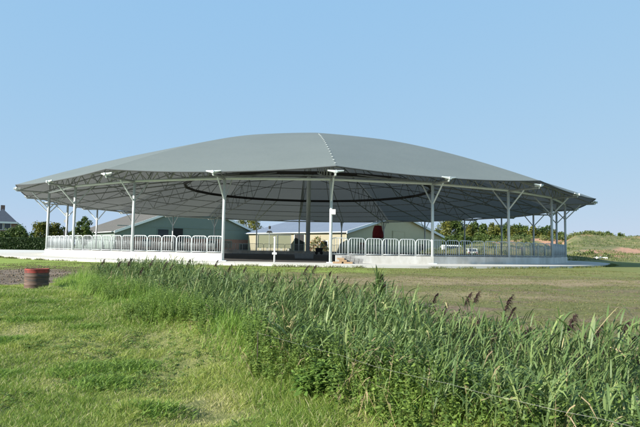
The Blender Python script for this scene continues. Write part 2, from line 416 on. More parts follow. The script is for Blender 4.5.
# inner ring, purlins and tie cables
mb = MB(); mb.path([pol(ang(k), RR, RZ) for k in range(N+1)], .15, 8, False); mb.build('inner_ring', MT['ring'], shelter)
for fr_ in (.86, .64):
    mb = MB(); mb.path([pol(ang(k), fr_*R, zroof(fr_*R)-.45) for k in range(N+1)], .045, 5, False); mb.build('purlin_ring', MT['truss'], shelter)
for fr_ in (.76,):
    mb = MB(); mb.path([pol(ang(k), fr_*R, BEAM+(R-fr_*R)/(R-RR)*(RZ-BEAM)) for k in range(N+1)], .04, 5, False); mb.build('tie_ring', MT['truss'], shelter)
mb = MB(); mb.path([Vector((0, 0, 0)), Vector((0, 0, zroof(0)-.1))], .23, 16); cc = mb.build('center_column', MT['galv'], shelter, True)
for k in range(0, 24, 3):
    mb = MB(); mb.tube(Vector((0, 0, 8.6)), pol(ang(k), RR, RZ), .03, 5); mb.build('stay_cable', MT['ring'], shelter)
mb = MB(); mb.box((-.45, -.45, 0), (.45, .45, .35)); mb.build('footing', MT['concrete'], cc)
# small white box on the front column
mb = MB(); p = pol(ang(0), R+.19, 3.05); mb.box(p+Vector((-.04, -.1, -.15)), p+Vector((.24, .10, .15)))
jb = mb.build('junction_box', MT['white'], shelter)

# ------------------------------------------------------------------ low wall and railings
def ordinal(n): return ['first','second','third','fourth','fifth','sixth','seventh','eighth','ninth','tenth','eleventh','twelfth'][n-1]
mb = MB(); h = .475
for k in range(0, 23):
    a0, a1 = ang(k), ang(k+1)
    if k == 0: a0 += .012
    for (ri, ro) in ((R-.34, R-.12),) if False else ((R-.10, R+.14),):
        # leave the columns standing in front of the wall face
        pa, pb, pc, pd = [pol(t, r, 0) for t, r in ((a0, R+.14), (a1, R+.14), (a1, R-.14), (a0, R-.14))]
        mb.add([pa, pb, pc, pd]+[p+Vector((0, 0, h)) for p in (pa, pb, pc, pd)],
               [(0, 1, 5, 4), (2, 3, 7, 6), (4, 5, 6, 7)]+([(0, 3, 7, 4)] if k == 0 else [])+([(1, 2, 6, 5)] if k == 22 else []))
lw = mb.build('low_wall', MT['plinth']); lw.location = (CX, CY, .0)
tag(lw, 'low whitewashed concrete wall ringing the round shelter under its railings', 'wall')

def panel_mesh(w=1.02, hh=1.03, nb=5):
    mb = MB(); r_ = .19; pts = [(-w/2, 0, 0), (-w/2, 0, hh-r_)]
    for i in range(1, 6): a = PI - i*PI/2/6; pts.append((-w/2+r_+r_*math.cos(a), 0, hh-r_+r_*math.sin(a)))
    pts.append((-w/2+r_, 0, hh)); pts.append((w/2-r_, 0, hh))
    for i in range(1, 6): a = PI/2 - i*PI/2/6; pts.append((w/2-r_+r_*math.cos(a), 0, hh-r_+r_*math.sin(a)))
    pts += [(w/2, 0, hh-r_), (w/2, 0, 0)]
    mb.path(pts, .027, 6)
    mb.tube((-w/2, 0, .07), (w/2, 0, .07), .022)
    for i in range(nb):
        x = -w/2+w*(i+1)/(nb+1); mb.tube((x, 0, .07), (x, 0, hh-.01), .016, 5)
    return mb
pm = None
names = {0: 'arched white railing bay just right of the opening, beside the column with the white box',
 1: 'white railing bay above the wall between second and third columns right of the opening',
 2: 'pale railing bay above the shaded wall, third to the right of the opening',
 3: 'short-looking bluish railing bay at the right bend of the low wall',
 22: 'arched white railing bay just left of the opening, above the bright wall',
 21: 'white railing bay on the left part of the bright wall, second from the opening',
 20: 'greenish white railing bay near the left end of the wall, third from the opening',
 19: 'narrow-looking railing bay at the far left bend of the low wall'}
base_bay = None
for k in range(23):
    th = ang(k+.5); rm = (R-.03)*math.cos(STEP/2); loc = Vector((CX, CY, h)) + pol(th, rm, 0)
    lab = names.get(k, 'far-side railing bay across the shelter, %s counted clockwise from the right of the opening' % (
        ['','','','','fifth','sixth','seventh','eighth','ninth','tenth','eleventh','twelfth','thirteenth','fourteenth','fifteenth','sixteenth','seventeenth','eighteenth','nineteenth'][k] if k < 19 else 'last'))
    if base_bay is None:
        b_ = empty('railing_bay', loc, th); base_bay = b_
        for i in range(6):
            o = panel_mesh().build('railing_panel', MT['rail'], b_, True) if pm is None else pm.copy()
            if pm is None: pm = o
            else: COL.objects.link(o); o.parent = b_
            o.location = (-2.70+i*1.08, 0, 0)
    else:
        b_ = copy_tree(base_bay); b_.location = loc; b_.rotation_euler = (0, 0, th)
    tag(b_, lab, 'railing', 'railing bays on the low wall')

# opening: gate post, timber, trough etc.
gx = W(274.3, 262, 31.3)
g = empty('gate_post', (gx.x, 31.3, 0)); tag(g, 'slim white gate post standing alone in the dark opening', 'post')
mb = MB(); mb.path([(0, 0, 0), (0, 0, 1.45)], .05, 10); mb.build('post', MT['white'], g, True)
mb = MB(); mb.path([(0, 0, 1.45), (0, 0, 1.5)], [.09, .05], 10); mb.build('cap', MT['white'], g)
mb = MB(); mb.box((-.13, -.08, .46), (.13, .08, .58)); mb.build('latch', MT['white'], g)
gx = W(341, 262, 30.9)
g = empty('timber_stack', (gx.x, 30.9, .0)); tag(g, 'small stack of sawn timber blocks at the foot of the front column', 'timber')
for i, (x, z, w_) in enumerate(((-.22, 0, .5), (.06, .11, .42), (-.12, .22, .40), (.20, 0, .42))):
    mb = MB(); mb.box((x-w_/2+.05*i, -.2, z+.003), (x+w_/2+.05*i if i < 3 else x+w_/2+.25, .2, z+.105)); mb.build('timber_block', MT['wood'], g)
gx = W(352, 262, 31.1)
mb = MB()
for i in range(5):
    for j in range(3-(i > 2)):
        x = -.55+i*.26+.03*j; mb.box((x-.12, -.22+.02*j, .002+j*.15), (x+.12, .22+.02*j, .145+j*.15))
o = mb.build('concrete_blocks', MT['concrete']); o.location = (gx.x, 31.1, 0)
tag(o, 'low grey pile of concrete blocks leaning by the wall right of the opening', 'blocks')
gx = W(304, 260, 44)
g = empty('water_trough', (gx.x, 44, .02)); tag(g, 'low grey concrete trough on the dark shelter floor before the centre column', 'trough')
mb = MB(); mb.prism([(-.75, 0), (.75, 0), (.82, .42), (.72, .42), (.66, .12), (-.66, .12), (-.72, .42), (-.82, .42)], -.35, .35); mb.build('basin', MT['concrete'], g)
for s in (-1, 1):
    mb = MB(); mb.prism([(-.7, .05), (.7, .05), (.78, .42), (-.78, .42)], s*.36-.04, s*.36+.04); mb.build('end_wall', MT['concrete'], g)

# red hanging bag, white pen frame, pale post and buckets inside
gp = W(377.8, 238.5, 62)
g = empty('hanging_canvas', (gp.x, 62, 0)); tag(g, 'dark red canvas sack hanging under the roof above a white frame', 'sack')
mb = MB(); prof = [(.02, 1.55), (.42, 1.5), (.52, 1.2), (.62, .7), (.68, .25), (.62, .05), (.3, .0)]
mb.lathe(prof, (0, 0, gp.z), 16, .06); o = mb.build('sack', MT['red'], g, True)
mb = MB(); mb.tube((0, 0, gp.z+1.5), (0, 0, 7.0), .02); mb.build('rope', MT['black'], g)
gp = W(380.5, 250, 58)
g = empty('pen_frame', (gp.x, 58, .02)); tag(g, 'white tubular pen frame under the red sack with one blue upright', 'frame')
for i, x in enumerate((-.65, 0)):
    mb = MB(); mb.tube((x, 0, 0), (x, 0, 2.0), .04); mb.build('upright', MT['white'], g)
mb = MB(); mb.tube((.62, 0, 0), (.62, 0, 2.05), .10, 8); tag(mb.build('upright', MT['blue'], g), 'thick pale blue upright')
for z in (1.35, 1.95, .7):
    mb = MB(); mb.tube((-.65, 0, z), (.62, 0, z), .04); mb.build('rail', MT['white'], g)
for px, lab in ((388.5, 'white plastic bucket on the floor right of the pen frame'), ):
    gp = W(px, 254, 45); g = empty('bucket', (gp.x, 45, .02)); tag(g, lab, 'bucket')
    mb = MB(); mb.lathe([(.01, 0), (.17, 0), (.23, .5), (.2, .5), (.15, .04), (.01, .04)], (0, 0, 0), 16); mb.build('pail', MT['pale_bag'], g, True)
    mb = MB(); mb.path([(.22*math.cos(a*PI/8), 0, .48+.2*math.sin(a*PI/8)) for a in range(9)], .01, 5); mb.build('handle', MT['galv'], g)
# feed cart and tank inside, seen through the opening
gp = W(320, 255, 74); g = empty('feed_cart', (gp.x, 80, .02)); tag(g, 'small black feed cart in front of the cream wall', 'cart')
mb = MB(); mb.prism([(-.5, .35), (.45, .35), (.6, 1.0), (-.62, 1.0)], -.4, .4); mb.build('tub', MT['black'], g)
for x in (-.4, .35):
    mb = MB(); mb.path([(x, -.46, .22), (x, -.38, .22)], .22, 14); mb.build('wheel', MT['tyre'], g)
    mb = MB(); mb.path([(x, .38, .22), (x, .46, .22)], .22, 14); mb.build('wheel', MT['tyre'], g)
mb = MB(); mb.path([(.55, -.3, .9), (1.0, -.3, 1.1), (1.0, .3, 1.1), (.55, .3, .9)], .02); mb.build('handle', MT['galv'], g)

# ------------------------------------------------------------------ barns
def barn(name, L, Rr, length, eave, apex, mats, label, door, windows, low=None, over=.4, side_name='side_wall'):
    ex = Vector((Rr[0]-L[0], Rr[1]-L[1], 0)); w = ex.length; rz = math.atan2(ex.y, ex.x)
    g = empty(name, (L[0], L[1], -.15), rz); tag(g, label, 'barn')
    gw, sw, rf = mats
    mb = MB(); zb = low if low else 0
    mb.prism([(0, zb), (w, zb), (w, eave), (w/2, apex), (0, eave)], 0, .15); mb.build('gable_wall', gw, g)
    if low:
        mb = MB(); mb.box((0, -.04, 0), (w, .15, low-.003)); mb.build('brick_base', MT['brick'], g)
    mb = MB(); mb.prism([(0, 0), (w, 0), (w, eave), (w/2, apex), (0, eave)], length-.15, length); mb.build('gable_wall', gw, g)
    for x in (0, w-.15):
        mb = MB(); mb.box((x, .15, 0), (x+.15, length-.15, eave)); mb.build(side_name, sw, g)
    sl = (apex-eave)/(w/2)
    for s in (0, 1):
        f = lambda x: x if s == 0 else w-x
        mb = MB(); p = [(f(-over), eave-sl*over+.02), (f(w/2), apex+.02), (f(w/2), apex+.16), (f(-over), eave-sl*over+.16)]
        mb.prism(p, -over, length+over); o = mb.build('roof_slope', rf, g)
        mb = MB(); p = [(f(-over-.05), eave-sl*(over)-.25), (f(w/2), apex-.22), (f(w/2), apex+.22), (f(-over-.05), eave-sl*over+.20)]
        mb.prism(p, -over-.12, -over-.003); mb.build('verge_board', MT['white'], g)
        mb = MB(); mb.path([(f(-over-.1), -over, eave-sl*over), (f(-over-.1), length+over, eave-sl*over)], .08); mb.build('gutter', MT['galv'], g)
    for (x0, x1, z0, z1, m_, nm) in door+windows:
        mb = MB(); mb.box((x0, -.09, z0), (x1, -.045, z1)); o = mb.build(nm, m_, g)
        mb = MB()
        for (a_, b_, c_, d_) in ((x0-.1, x0, z0, z1+.1), (x1, x1+.1, z0, z1+.1), (x0, x1, z1, z1+.1)): mb.box((a_, -.12, c_), (b_, -.043, d_))
        mb.build('frame', MT['green_clad'] if low else MT['beige_clad'], o)
    return g, w
# green barn: gable from px 117 to px 262
gb, w1 = barn('green_barn', (-33.0, 92.0), (-9.6, 109.6), 27, 3.55, 9.2, (MT['green_clad'], MT['green_clad'], MT['brown_roof']),
     'green clad barn with brick base and brown roof behind the left of the shelter',
     [(10.1, 12.1, 0, 4.4, MT['dark'], 'doorway'), (24.2, 26.6, 0, 1.7, MT['dark'], 'doorway')],
     [(7.3, 9.3, 2.75, 4.1, MT['glass'], 'window'), (4.6, 6.0, .9, 2.1, MT['glass'], 'window'), (17.5, 19.2, .9, 2.2, MT['glass'], 'window'), (20.6, 22.3, .9, 2.2, MT['glass'], 'window')], low=2.6)
mb = MB(); mb.box((.1, -.06, 4.45), (w1-1.5, -.002, 4.6)); mb.build('trim_strip', MT['green_clad'], gb)
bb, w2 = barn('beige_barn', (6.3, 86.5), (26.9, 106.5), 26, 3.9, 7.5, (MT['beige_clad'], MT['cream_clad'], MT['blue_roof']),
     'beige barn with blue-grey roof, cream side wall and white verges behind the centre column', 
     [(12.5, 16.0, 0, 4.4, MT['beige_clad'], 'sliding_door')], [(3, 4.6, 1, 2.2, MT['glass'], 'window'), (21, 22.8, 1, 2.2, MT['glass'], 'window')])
# cream side wall openings of the beige barn (local x = 0 face, along y)
for (y0, y1, z0, z1, m_, nm) in ((9.9, 12.4, 0, 3.5, MT['dark'], 'doorway'), (4.2, 5.8, 1.1, 2.3, MT['glass'], 'window')):
    mb = MB(); mb.box((-.06, y0, z0), (-.005, y1, z1)); o = mb.build(nm, m_, bb)
    mb = MB(); mb.box((-.09, y0-.12, z0), (-.004, y0, z1)); mb.box((-.09, y1, z0), (-.004, y1+.12, z1)); mb.box((-.09, y0-.12, z1+.001), (-.004, y1+.12, z1+.12)); mb.build('frame', MT['galv'], o)
# cream trailer-like storage box left of it
p = W(257.5, 250, 92)
g = empty('storage_container', (p.x, 92, -.1), math.radians(3)); tag(g, 'cream panelled storage container with dark corner posts right of the green barn', 'container')
mb = MB(); mb.box((0, 0, 1.0), (5.7, 2.4, 3.25)); mb.build('body', mat('cream_panels', (.30, .30, .20), .6, 0, (1, (.26, .26, .17), .3)), g)
for x in (-.06, 3.3, 5.64):
    mb = MB(); mb.box((x, -.05, .9), (x+.12, -.002, 3.3)); mb.build('post', MT['truss'], g)
mb = MB(); mb.box((-.1, -.06, 3.253), (5.8, 2.5, 3.36)); mb.build('roof', MT['truss'], g)
for x in (.3, 1.5, 2.7, 3.9, 5.1):
    mb = MB(); mb.box((x, .05, 0), (x+.35, .5, .998)); mb.build('leg', MT['plinth'], g)

# climbing plant and feed bags by the cream wall
def leafcloud(centers, radii, n, size, squash=1., shell=.55):
    """n leaf quads spread through a set of clumps"""
    centers = np.array(centers); radii = np.array(radii); pr = radii**2; pr = pr/pr.sum()
    c = RG.choice(len(centers), n, p=pr); d = RG.normal(size=(n, 3)); d /= np.linalg.norm(d, axis=1)[:, None]
    rr = radii[c]*(shell+(1-shell)*RG.random(n)**.7)*(1+.12*RG.normal(size=n))
    P = centers[c]+d*rr[:, None]*np.array([1, 1, squash])
    nrm = d*.6+RG.normal(size=(n, 3)); nrm /= np.linalg.norm(nrm, axis=1)[:, None]
    a = np.cross(nrm, RG.normal(size=(n, 3))); a /= np.linalg.norm(a, axis=1)[:, None]; b = np.cross(nrm, a)
    s = size*(.6+.8*RG.random(n))[:, None]
    V = np.stack([P-a*s*.5, P+b*s*.32, P+a*s*.5, P-b*s*.32], 1).reshape(-1, 3)
    Q = np.arange(n*4).reshape(-1, 4)
    ct = RG.random(len(centers)); t = np.clip(ct[c]*.5+RG.random(n)*.5, 0, 1)
    return V, Q, np.repeat(t, 4)
p = W(318, 250, 85)
g = empty('flowering_climber', (p.x, 89.5, 0)); tag(g, 'bushy climber with red and yellow blossom against the cream wall', 'climber')
cs = [(-1.4, 0, .8), (-.7, 0, 1.8), (0, 0, 2.4), (.8, 0, 1.6), (1.4, 0, .9), (-.2, 0, .9)]; rs = [.55, .6, .6, .6, .5, .6]
v = leafcloud(cs, rs, 900, .22); npmesh('foliage', v[0], v[1], MT['shrub'], v[2], g)
v = leafcloud(cs, [r*1.1 for r in rs], 350, .2); npmesh('blossom', v[0], v[1], MT['flower'], v[2], g)
mb = MB(); mb.path([(0, 0, 0), (.05, 0, 1.2), (0, 0, 2.2)], [.08, .06, .03]); mb.build('stem', MT['bark'], g)

# lamp over the roof gap (small dark floodlight on a post)
p = W(269.5, 233, 88)
g = empty('floodlight', (p.x, 88, 0)); tag(g, 'small dark floodlight on a thin pole over the cream container', 'light')
mb = MB(); mb.tube((0, 0, 0), (0, 0, p.z+1.4), .05); mb.build('pole', MT['truss'], g)
mb = MB(); mb.prism([(-.55, p.z), (.55, p.z), (.32, p.z+.35), (-.32, p.z+.35)], -.2, .2); mb.build('lamp_head', MT['black'], g)
mb = MB(); mb.path([(0, 0, p.z+.7), (0, 0, p.z+1.15)], .2, 10); mb.build('sensor', MT['black'], g)

# mast on the left
p = W(66.8, 237, 64)
g = empty('steel_mast', (p.x, 64, 0)); tag(g, 'thin lattice mast with a black cabinet seen under the left eave', 'mast')
top_z = 6.3
for sx, sy2 in ((-.14, -.14), (.14, -.14), (0, .16)):
    mb = MB(); mb.tube((sx, sy2, 0), (sx*.6, sy2*.6, top_z), .03, 5); mb.build('leg', MT['truss'], g)
mb = MB()
for i in range(16):
    z = .3+i*.37; a = (i % 2)*2-1; f = 1-.4*z/top_z; mb.tube((-a*.14*f, -.14*f, z), (a*.14*f, -.14*f, z+.37), .016, 5)
mb.build('lattice', MT['truss'], g)
mb = MB(); mb.box((-.24, -.36, 1.1), (.2, -.15, 2.55)); mb.build('cabinet', MT['black'], g)
for z in (3.5, 4.3):
    mb = MB(); mb.box((-.3, -.3, z), (.05, -.15, z+.35)); mb.build('fitting', MT['truss'], g)

# ------------------------------------------------------------------ farmhouse far left
Yh = 110; hx = GX(1, Yh)
g = empty('farmhouse', (hx, Yh, -.1), math.radians(30)); tag(g, 'brown brick farmhouse with dark half-hipped tile roof and white fascia at the left edge', 'house')
def hp(px, py): q = W(px, py, Yh); return (q.x-hx, q.z+.1)
ax, az = hp(2, 207.5); fx, fz = hp(15.5, 222); ex_, ez = hp(29.5, 238.5)
mb = MB(); mb.prism([(-ex_+.3, 0), (ex_-.3, 0), (ex_-.3, ez), (fx-.1, fz-.1), (-fx+.1, fz-.1), (-ex_+.3, ez)], 0, .25); mb.build('wall', MT['house_brick'], g)
mb = MB(); mb.box((-ex_+.3, .25, 0), (-ex_+.55, 13, ez)); mb.box((ex_-.55, .25, 0), (ex_-.3, 13, ez)); mb.build('wall', MT['house_brick'], g)
mb = MB(); D_ = 4.0; Lh = 14
mb.add([(-fx, -.3, fz), (fx, -.3, fz), (0, D_, az), (-ex_, -.3, ez), (-ex_, Lh, ez), (0, Lh, az), (ex_, -.3, ez), (ex_, Lh, ez)],
       [(0, 1, 2), (3, 0, 2, 5, 4), (1, 6, 7, 5, 2), (4, 5, 7)])
rf = mb.build('roof', MT['tile'], g)
mb = MB(); mb.box((-fx-.1, -.45, fz-.32), (fx+.1, -.31, fz+.05)); mb.build('fascia', MT['white'], g)
for s in (-1, 1):
    mb = MB(); mb.prism([(s*(fx+.02), fz-.35), (s*(fx+.02), fz+.1), (s*(ex_+.1), ez+.12), (s*(ex_+.1), ez-.3)], -.45, -.31); mb.build('fascia', MT['galv'], g)
mb = MB(); mb.box((-.4, 6.5, az-.6), (.4, 7.3, az+.9)); mb.build('chimney', MT['house_brick'], rf)
for x, z in ((-1.9, 1.0), (1.0, 1.0), (-1.0, 3.9), (.4, 3.9)):
    mb = MB(); mb.box((x, -.03, z), (x+1.1, -.004, z+1.4)); o = mb.build('window', MT['glass'], g)
    mb = MB(); mb.box((x-.08, -.06, z-.08), (x+1.18, -.031, z)); mb.box((x-.08, -.06, z+1.4), (x+1.18, -.031, z+1.48)); mb.box((x-.08, -.06, z), (x, -.031, z+1.4)); mb.box((x+1.1, -.06, z), (x+1.18, -.031, z+1.4)); mb.build('frame', MT['white'], o)

# ------------------------------------------------------------------ trees, hedge
def tree(px, py_top, Yd, wpx, label, m='tree_green', n=1800, leaf=.34, zb=None, name='tree', squash=1.15, group=None, pyb=None, cat='tree'):
    x = GX(px, Yd); top = (hz(px)-py_top)*Yd/F_PX+EYE; hw = wpx*Yd/F_PX/2
    g = empty(name, (x, Yd, -.15)); tag(g, label, cat, group)
    zlo = zb if zb is not None else top*.22
    cs = []; rs = []
    for i in range(16):
        t = RG.random(); zz = zlo+(top-zlo)*(.12+.80*t); prof = math.sin(PI*(.12+.80*t))**.7
        a = RG.uniform(0, 2*PI); q = hw*.75*prof*RG.random()**.5; r_ = hw*RG.uniform(.28, .5)*(.55+.45*prof)
        cs.append((q*math.cos(a), q*math.sin(a), min(zz, top-r_*.8*squash))); rs.append(r_)
    cs.append((RG.uniform(-.1, .1)*hw, 0, top-hw*.25)); rs.append(hw*.25)
    v = leafcloud(cs, rs, n, leaf, squash, .35); npmesh('crown', v[0], v[1], MT[m], v[2], g)
    mb = MB(); mb.path([(0, 0, 0), (.05, 0, top*.35), (-.03, .05, top*.6), (0, 0, top*.85)], [hw*.10+.06, hw*.08+.04, .06, .02], 7)
    for i in range(4):
        a = i*1.6+px; z = top*(.3+.1*i); mb.path([(0, 0, z), (math.cos(a)*hw*.55, math.sin(a)*hw*.55, z+hw*.5)], [.06, .02], 5)
    mb.build('trunk', MT['bark'], g); return g
tree(17, 224, 96, 27, 'broad green garden tree in front of the farmhouse', 'tree_green', 2600, zb=.6)
tree(3, 231, 92, 14, 'low dark shrub at the left edge before the farmhouse', 'tree_green', 1100, zb=.3, name='shrub', cat='shrub')
tree(43, 221, 89, 24, 'yellowing garden tree just left of the shelter, behind the hedge', 'tree_yellow', 2000, zb=.6)
tree(56, 222, 90, 20, 'yellowish tree between the two leftmost columns', 'tree_yellow', 1700, zb=.6)
tree(34.5, 231, 100, 12, 'low bush right of the farmhouse gable', 'tree_green', 900, zb=.3, name='shrub', cat='shrub')
tree(83, 216, 90, 20, 'pointed green tree left of the brown barn roof', 'tree_green', 2200, zb=.6)
tree(72, 229, 95, 14, 'small green tree behind the lattice mast', 'tree_green', 1000, zb=.5)
tree(248, 214, 128, 34, 'olive green tree rising behind the right slope of the green barn', 'tree_yellow', 3000, leaf=.42, zb=1)
tree(100, 231, 125, 26, 'dark tree far behind the end of the brown barn roof', 'tree_green', 1800, leaf=.4, zb=.6)
# clipped hedge on the left
xh0, xh1, Yq = GX(-60, 84), GX(47, 84), 84
n = 26000; P = np.stack([RG.uniform(xh0, xh1, n), Yq+RG.uniform(-.55, .55, n), RG.uniform(-.1, 1.75, n)], 1)
f_ = RG.integers(0, 3, n); P[f_ == 0, 1] = Yq-.55+RG.normal(size=(f_ == 0).sum())*.05; P[f_ == 1, 2] = 1.75+RG.normal(size=(f_ == 1).sum())*.05
nr = RG.normal(size=(n, 3)); nr /= np.linalg.norm(nr, axis=1)[:, None]; a = np.cross(nr, RG.normal(size=(n, 3))); a /= np.linalg.norm(a, axis=1)[:, None]; b = np.cross(nr, a)
V = np.stack([P-a*.12, P+b*.08, P+a*.12, P-b*.08], 1).reshape(-1, 3)
hd = empty('hedge', (0, 0, 0)); tag(hd, 'long clipped dark green hedge along the far side of the pale yard', 'hedge')
npmesh('foliage', V, np.arange(n*4).reshape(-1, 4), MT['hedge'], np.repeat(RG.random(n), 4), hd)
mb = MB(); mb.box((xh0, Yq-.42, -.2), (xh1, Yq+.42, 1.62)); mb.build('inner_wood', MT['hedge'], hd)

# row of trees behind the right half
row = [(447, 221, 16), (454, 218.5, 15), (462, 221.5, 14), (470, 226, 12), (477, 222.5, 13), (484, 225, 12), (491, 223.5, 12), (498, 226, 12),
       (505, 224, 12), (512, 226, 12), (519, 225, 12), (526, 226.5, 12), (533, 226, 12), (540, 228, 13), (547, 226.5, 8), (554, 230, 12), (562, 233, 12)]
where = ['at the right verge of the beige barn', 'tallest, right above the white van', 'over the rear of the white van', 'left of the far column pair',
 'over the small white car', 'right of the small white car', 'midway along the wood', 'just left of the thick right column', 'behind the thick right column', 'just right of the thick right column',
 'above the shaded railings', 'left of the V-braced far column', 'at the V-braced far column', 'where the red earth begins', 'small dark pointed one above the red earth', 'low one above the red earth', 'last low one at the right corner column']
for i, (px, py, wp) in enumerate(row):
    tree(px, py-1, 150+(i % 3)*6, wp+10, 'row tree %s' % where[i] if i not in (1,) else 'row tree, %s' % where[i], 'tree_green' if i % 3 else 'tree_yellow', 2600, .55, zb=.6, squash=1.4, group='row of trees beyond the shelter')
# undergrowth at the foot of the row
n = 26000; xa, xb = GX(436, 140), GX(575, 140)
cs = [(RG.uniform(xa, xb), 138+RG.uniform(-2, 3), RG.uniform(.3, 4.6)) for _ in range(260)]
v = leafcloud(cs, RG.uniform(.6, 1.5, 260), n, .5); tag(npmesh('undergrowth', v[0], v[1], MT['tree_green'], v[2]), 'dark undergrowth below the row of trees', 'undergrowth', kind='stuff')

# ------------------------------------------------------------------ overgrown earth mound on the right
def mound_h(x, y):
    u = (x-GX(566, y))/1.0
    pr = ss(-5, 3, u)*(.22*ss(62, 70, y)+.78*ss(70, 94, y))*ss(175, 130, y)
    low = ss(-34, -10, u)*ss(86, 98, y)*ss(170, 130, y)*.75
    hh = (np.maximum(pr, low))*(3.3+1.2*vnoise(x*.06, y*.06, 5)+.9*vnoise(x*.2, y*.2, 8)+.35*vnoise(x*.8, y*.8, 9))
    return hh*.93-.25
mx = np.linspace(14, 190, 190); my = np.linspace(54, 180, 150); XX, YY = np.meshgrid(mx, my); ZZ = mound_h(XX, YY)
idx = np.arange(XX.size).reshape(XX.shape); Qd = np.stack([idx[:-1, :-1], idx[:-1, 1:], idx[1:, 1:], idx[1:, :-1]], 2).reshape(-1, 4)
def mound_mat():
    m = mat('mound_earth', (.12, .14, .05), .95, bump=(1.2, .9, .25)); nt = m.node_tree; n = nt.nodes; l = nt.links
    g_ = n.new('ShaderNodeNewGeometry')
    z1 = n.new('ShaderNodeTexNoise'); z1.inputs['Scale'].default_value = .11; z1.inputs['Detail'].default_value = 6; l.new(g_.outputs['Position'], z1.inputs[0])
    z2 = n.new('ShaderNodeTexNoise'); z2.inputs['Scale'].default_value = .9; z2.inputs['Detail'].default_value = 6; l.new(g_.outputs['Position'], z2.inputs[0])
    r1 = n.new('ShaderNodeValToRGB'); e = r1.color_ramp.elements; e[0].position = .35; e[0].color = (.085, .105, .03, 1); e[1].position = .65; e[1].color = (.19, .165, .075, 1)
    l.new(z2.outputs['Fac'], r1.inputs[0])
    r2 = n.new('ShaderNodeValToRGB'); e = r2.color_ramp.elements; e[0].position = .60; e[0].color = (0, 0, 0, 1); e[1].position = .66; e[1].color = (1, 1, 1, 1)
    l.new(z1.outputs['Fac'], r2.inputs[0])
    mxn = n.new('ShaderNodeMix'); mxn.data_type = 'RGBA'; acc = r2.outputs[0]
    for c_, r_ in ((W(618, 250, 74), 4.2), (W(607, 252, 70), 2.4), (W(549, 236, 100), 5.5), (W(566, 238, 96), 5.0), (W(638, 247, 78), 3.)):
        vs_ = n.new('ShaderNodeVectorMath'); vs_.operation = 'DISTANCE'; l.new(g_.outputs['Position'], vs_.inputs[0]); vs_.inputs[1].default_value = c_
        ma = n.new('ShaderNodeMath'); ma.operation = 'MULTIPLY_ADD'; l.new(z2.outputs['Fac'], ma.inputs[0]); ma.inputs[1].default_value = 5.; l.new(vs_.outputs['Value'], ma.inputs[2])
        mr_ = n.new('ShaderNodeMapRange'); l.new(ma.outputs[0], mr_.inputs['Value']); mr_.inputs['From Min'].default_value = r_+3.2; mr_.inputs['From Max'].default_value = r_+2.2
        mxx = n.new('ShaderNodeMath'); mxx.operation = 'MAXIMUM'; l.new(acc, mxx.inputs[0]); l.new(mr_.outputs[0], mxx.inputs[1]); acc = mxx.outputs[0]
    l.new(acc, mxn.inputs[0]); l.new(r1.outputs[0], mxn.inputs[6]); mxn.inputs[7].default_value = (.36, .20, .125, 1)
    l.new(mxn.outputs[2], n['Principled BSDF'].inputs['Base Color']); return m
tag(npmesh('terrain', np.stack([XX.ravel(), YY.ravel(), ZZ.ravel()], 1), Qd, mound_mat(), smooth=True), kind='structure')
# scrub on the mound
n = 5000; cx = RG.uniform(16, 130, n); cyy = RG.uniform(62, 150, n); hh = mound_h(cx, cyy)
keep = (hh > .1) & ((vnoise(cx*.22, cyy*.22, 21)*.6+vnoise(cx*.07, cyy*.07, 22)*.4 > .50)); cx, cyy, hh = cx[keep], cyy[keep], hh[keep]
crest = hh > 3.2
cs = np.stack([cx, cyy, hh+.1], 1); rs = RG.uniform(.25, .75, len(cx))+crest*.4
v = leafcloud(cs, rs, 240000, .27, .75, .4); tag(npmesh('scrub', v[0], v[1], MT['shrub'], v[2]), 'pale green scrub covering the earth mound on the right', 'scrub', kind='stuff')
# rough grass on the mound face
n = 160000; gx_ = RG.uniform(18, 120, n); gy_ = 57+RG.random(n)**1.5*70; gz_ = mound_h(gx_, gy_); k_ = (gz_ > -.1) & (vnoise(gx_*.25, gy_*.25, 31)*.6+vnoise(gx_*.08, gy_*.08, 32)*.4 < .56)
P = np.stack([gx_, gy_, gz_-.03], 1)[k_]; n = len(P)
Dv = np.stack([RG.normal(size=n)*.35, RG.normal(size=n)*.35, np.ones(n)], 1)
v = ribbons(P, Dv, RG.uniform(.12, .45, n), RG.uniform(.03, .08, n), np.full(n, .3), 2, RG.random(n)*.6+.4*vnoise(P[:, 0]*.15, P[:, 1]*.15, 33))
tag(npmesh('rough_grass', v[0], v[1], MT['shrub'], v[2]), 'rough grass on the slope of the earth mound', 'grass', kind='stuff')
# pale rubble slabs on the slope and individual bushes on the crest
for i, (px, py, s_, rot, lab) in enumerate(((599, 250.5, .6, .3, 'largest pale concrete slab lying on the mound slope'), (603.5, 252.5, .4, -.5, 'pale broken slab just below the largest one on the mound'),
      (566, 252, .45, .8, 'pale slab by the foot of the mound next to the shelter corner'), (594, 253.5, .3, 1.3, 'small pale lump of rubble below the large slab on the mound'))):
    yy_ = 66.; p = W(px, py, yy_); zz = float(mound_h(np.array(p.x), np.array(yy_)))
    mb = MB(); mb.prism([(-1.1*s_, 0), (1.0*s_, -.05), (1.15*s_, .28*s_), (.3*s_, .42*s_), (-.9*s_, .30*s_)], -.5*s_, .5*s_)
    o = mb.build('rubble_slab', MT['plinth']); o.location = (p.x, yy_, zz-.03); o.rotation_euler = (.35, .15*rot, rot); tag(o, lab, 'rubble', 'pale rubble on the mound')
for i, (px, py, w_, lab) in enumerate(((608, 230.5, 14, 'taller bush on the mound crest, left of the highest pair'), (620, 232, 11, 'round bush on the mound crest near the right edge'), (588, 232.5, 10, 'small bush on the mound crest right of the eave tip'))):
    tree(px, py, 118, w_, lab, 'tree_green', 900, .34, zb=3.0, name='bush', group='bushes on the mound crest', cat='bush')

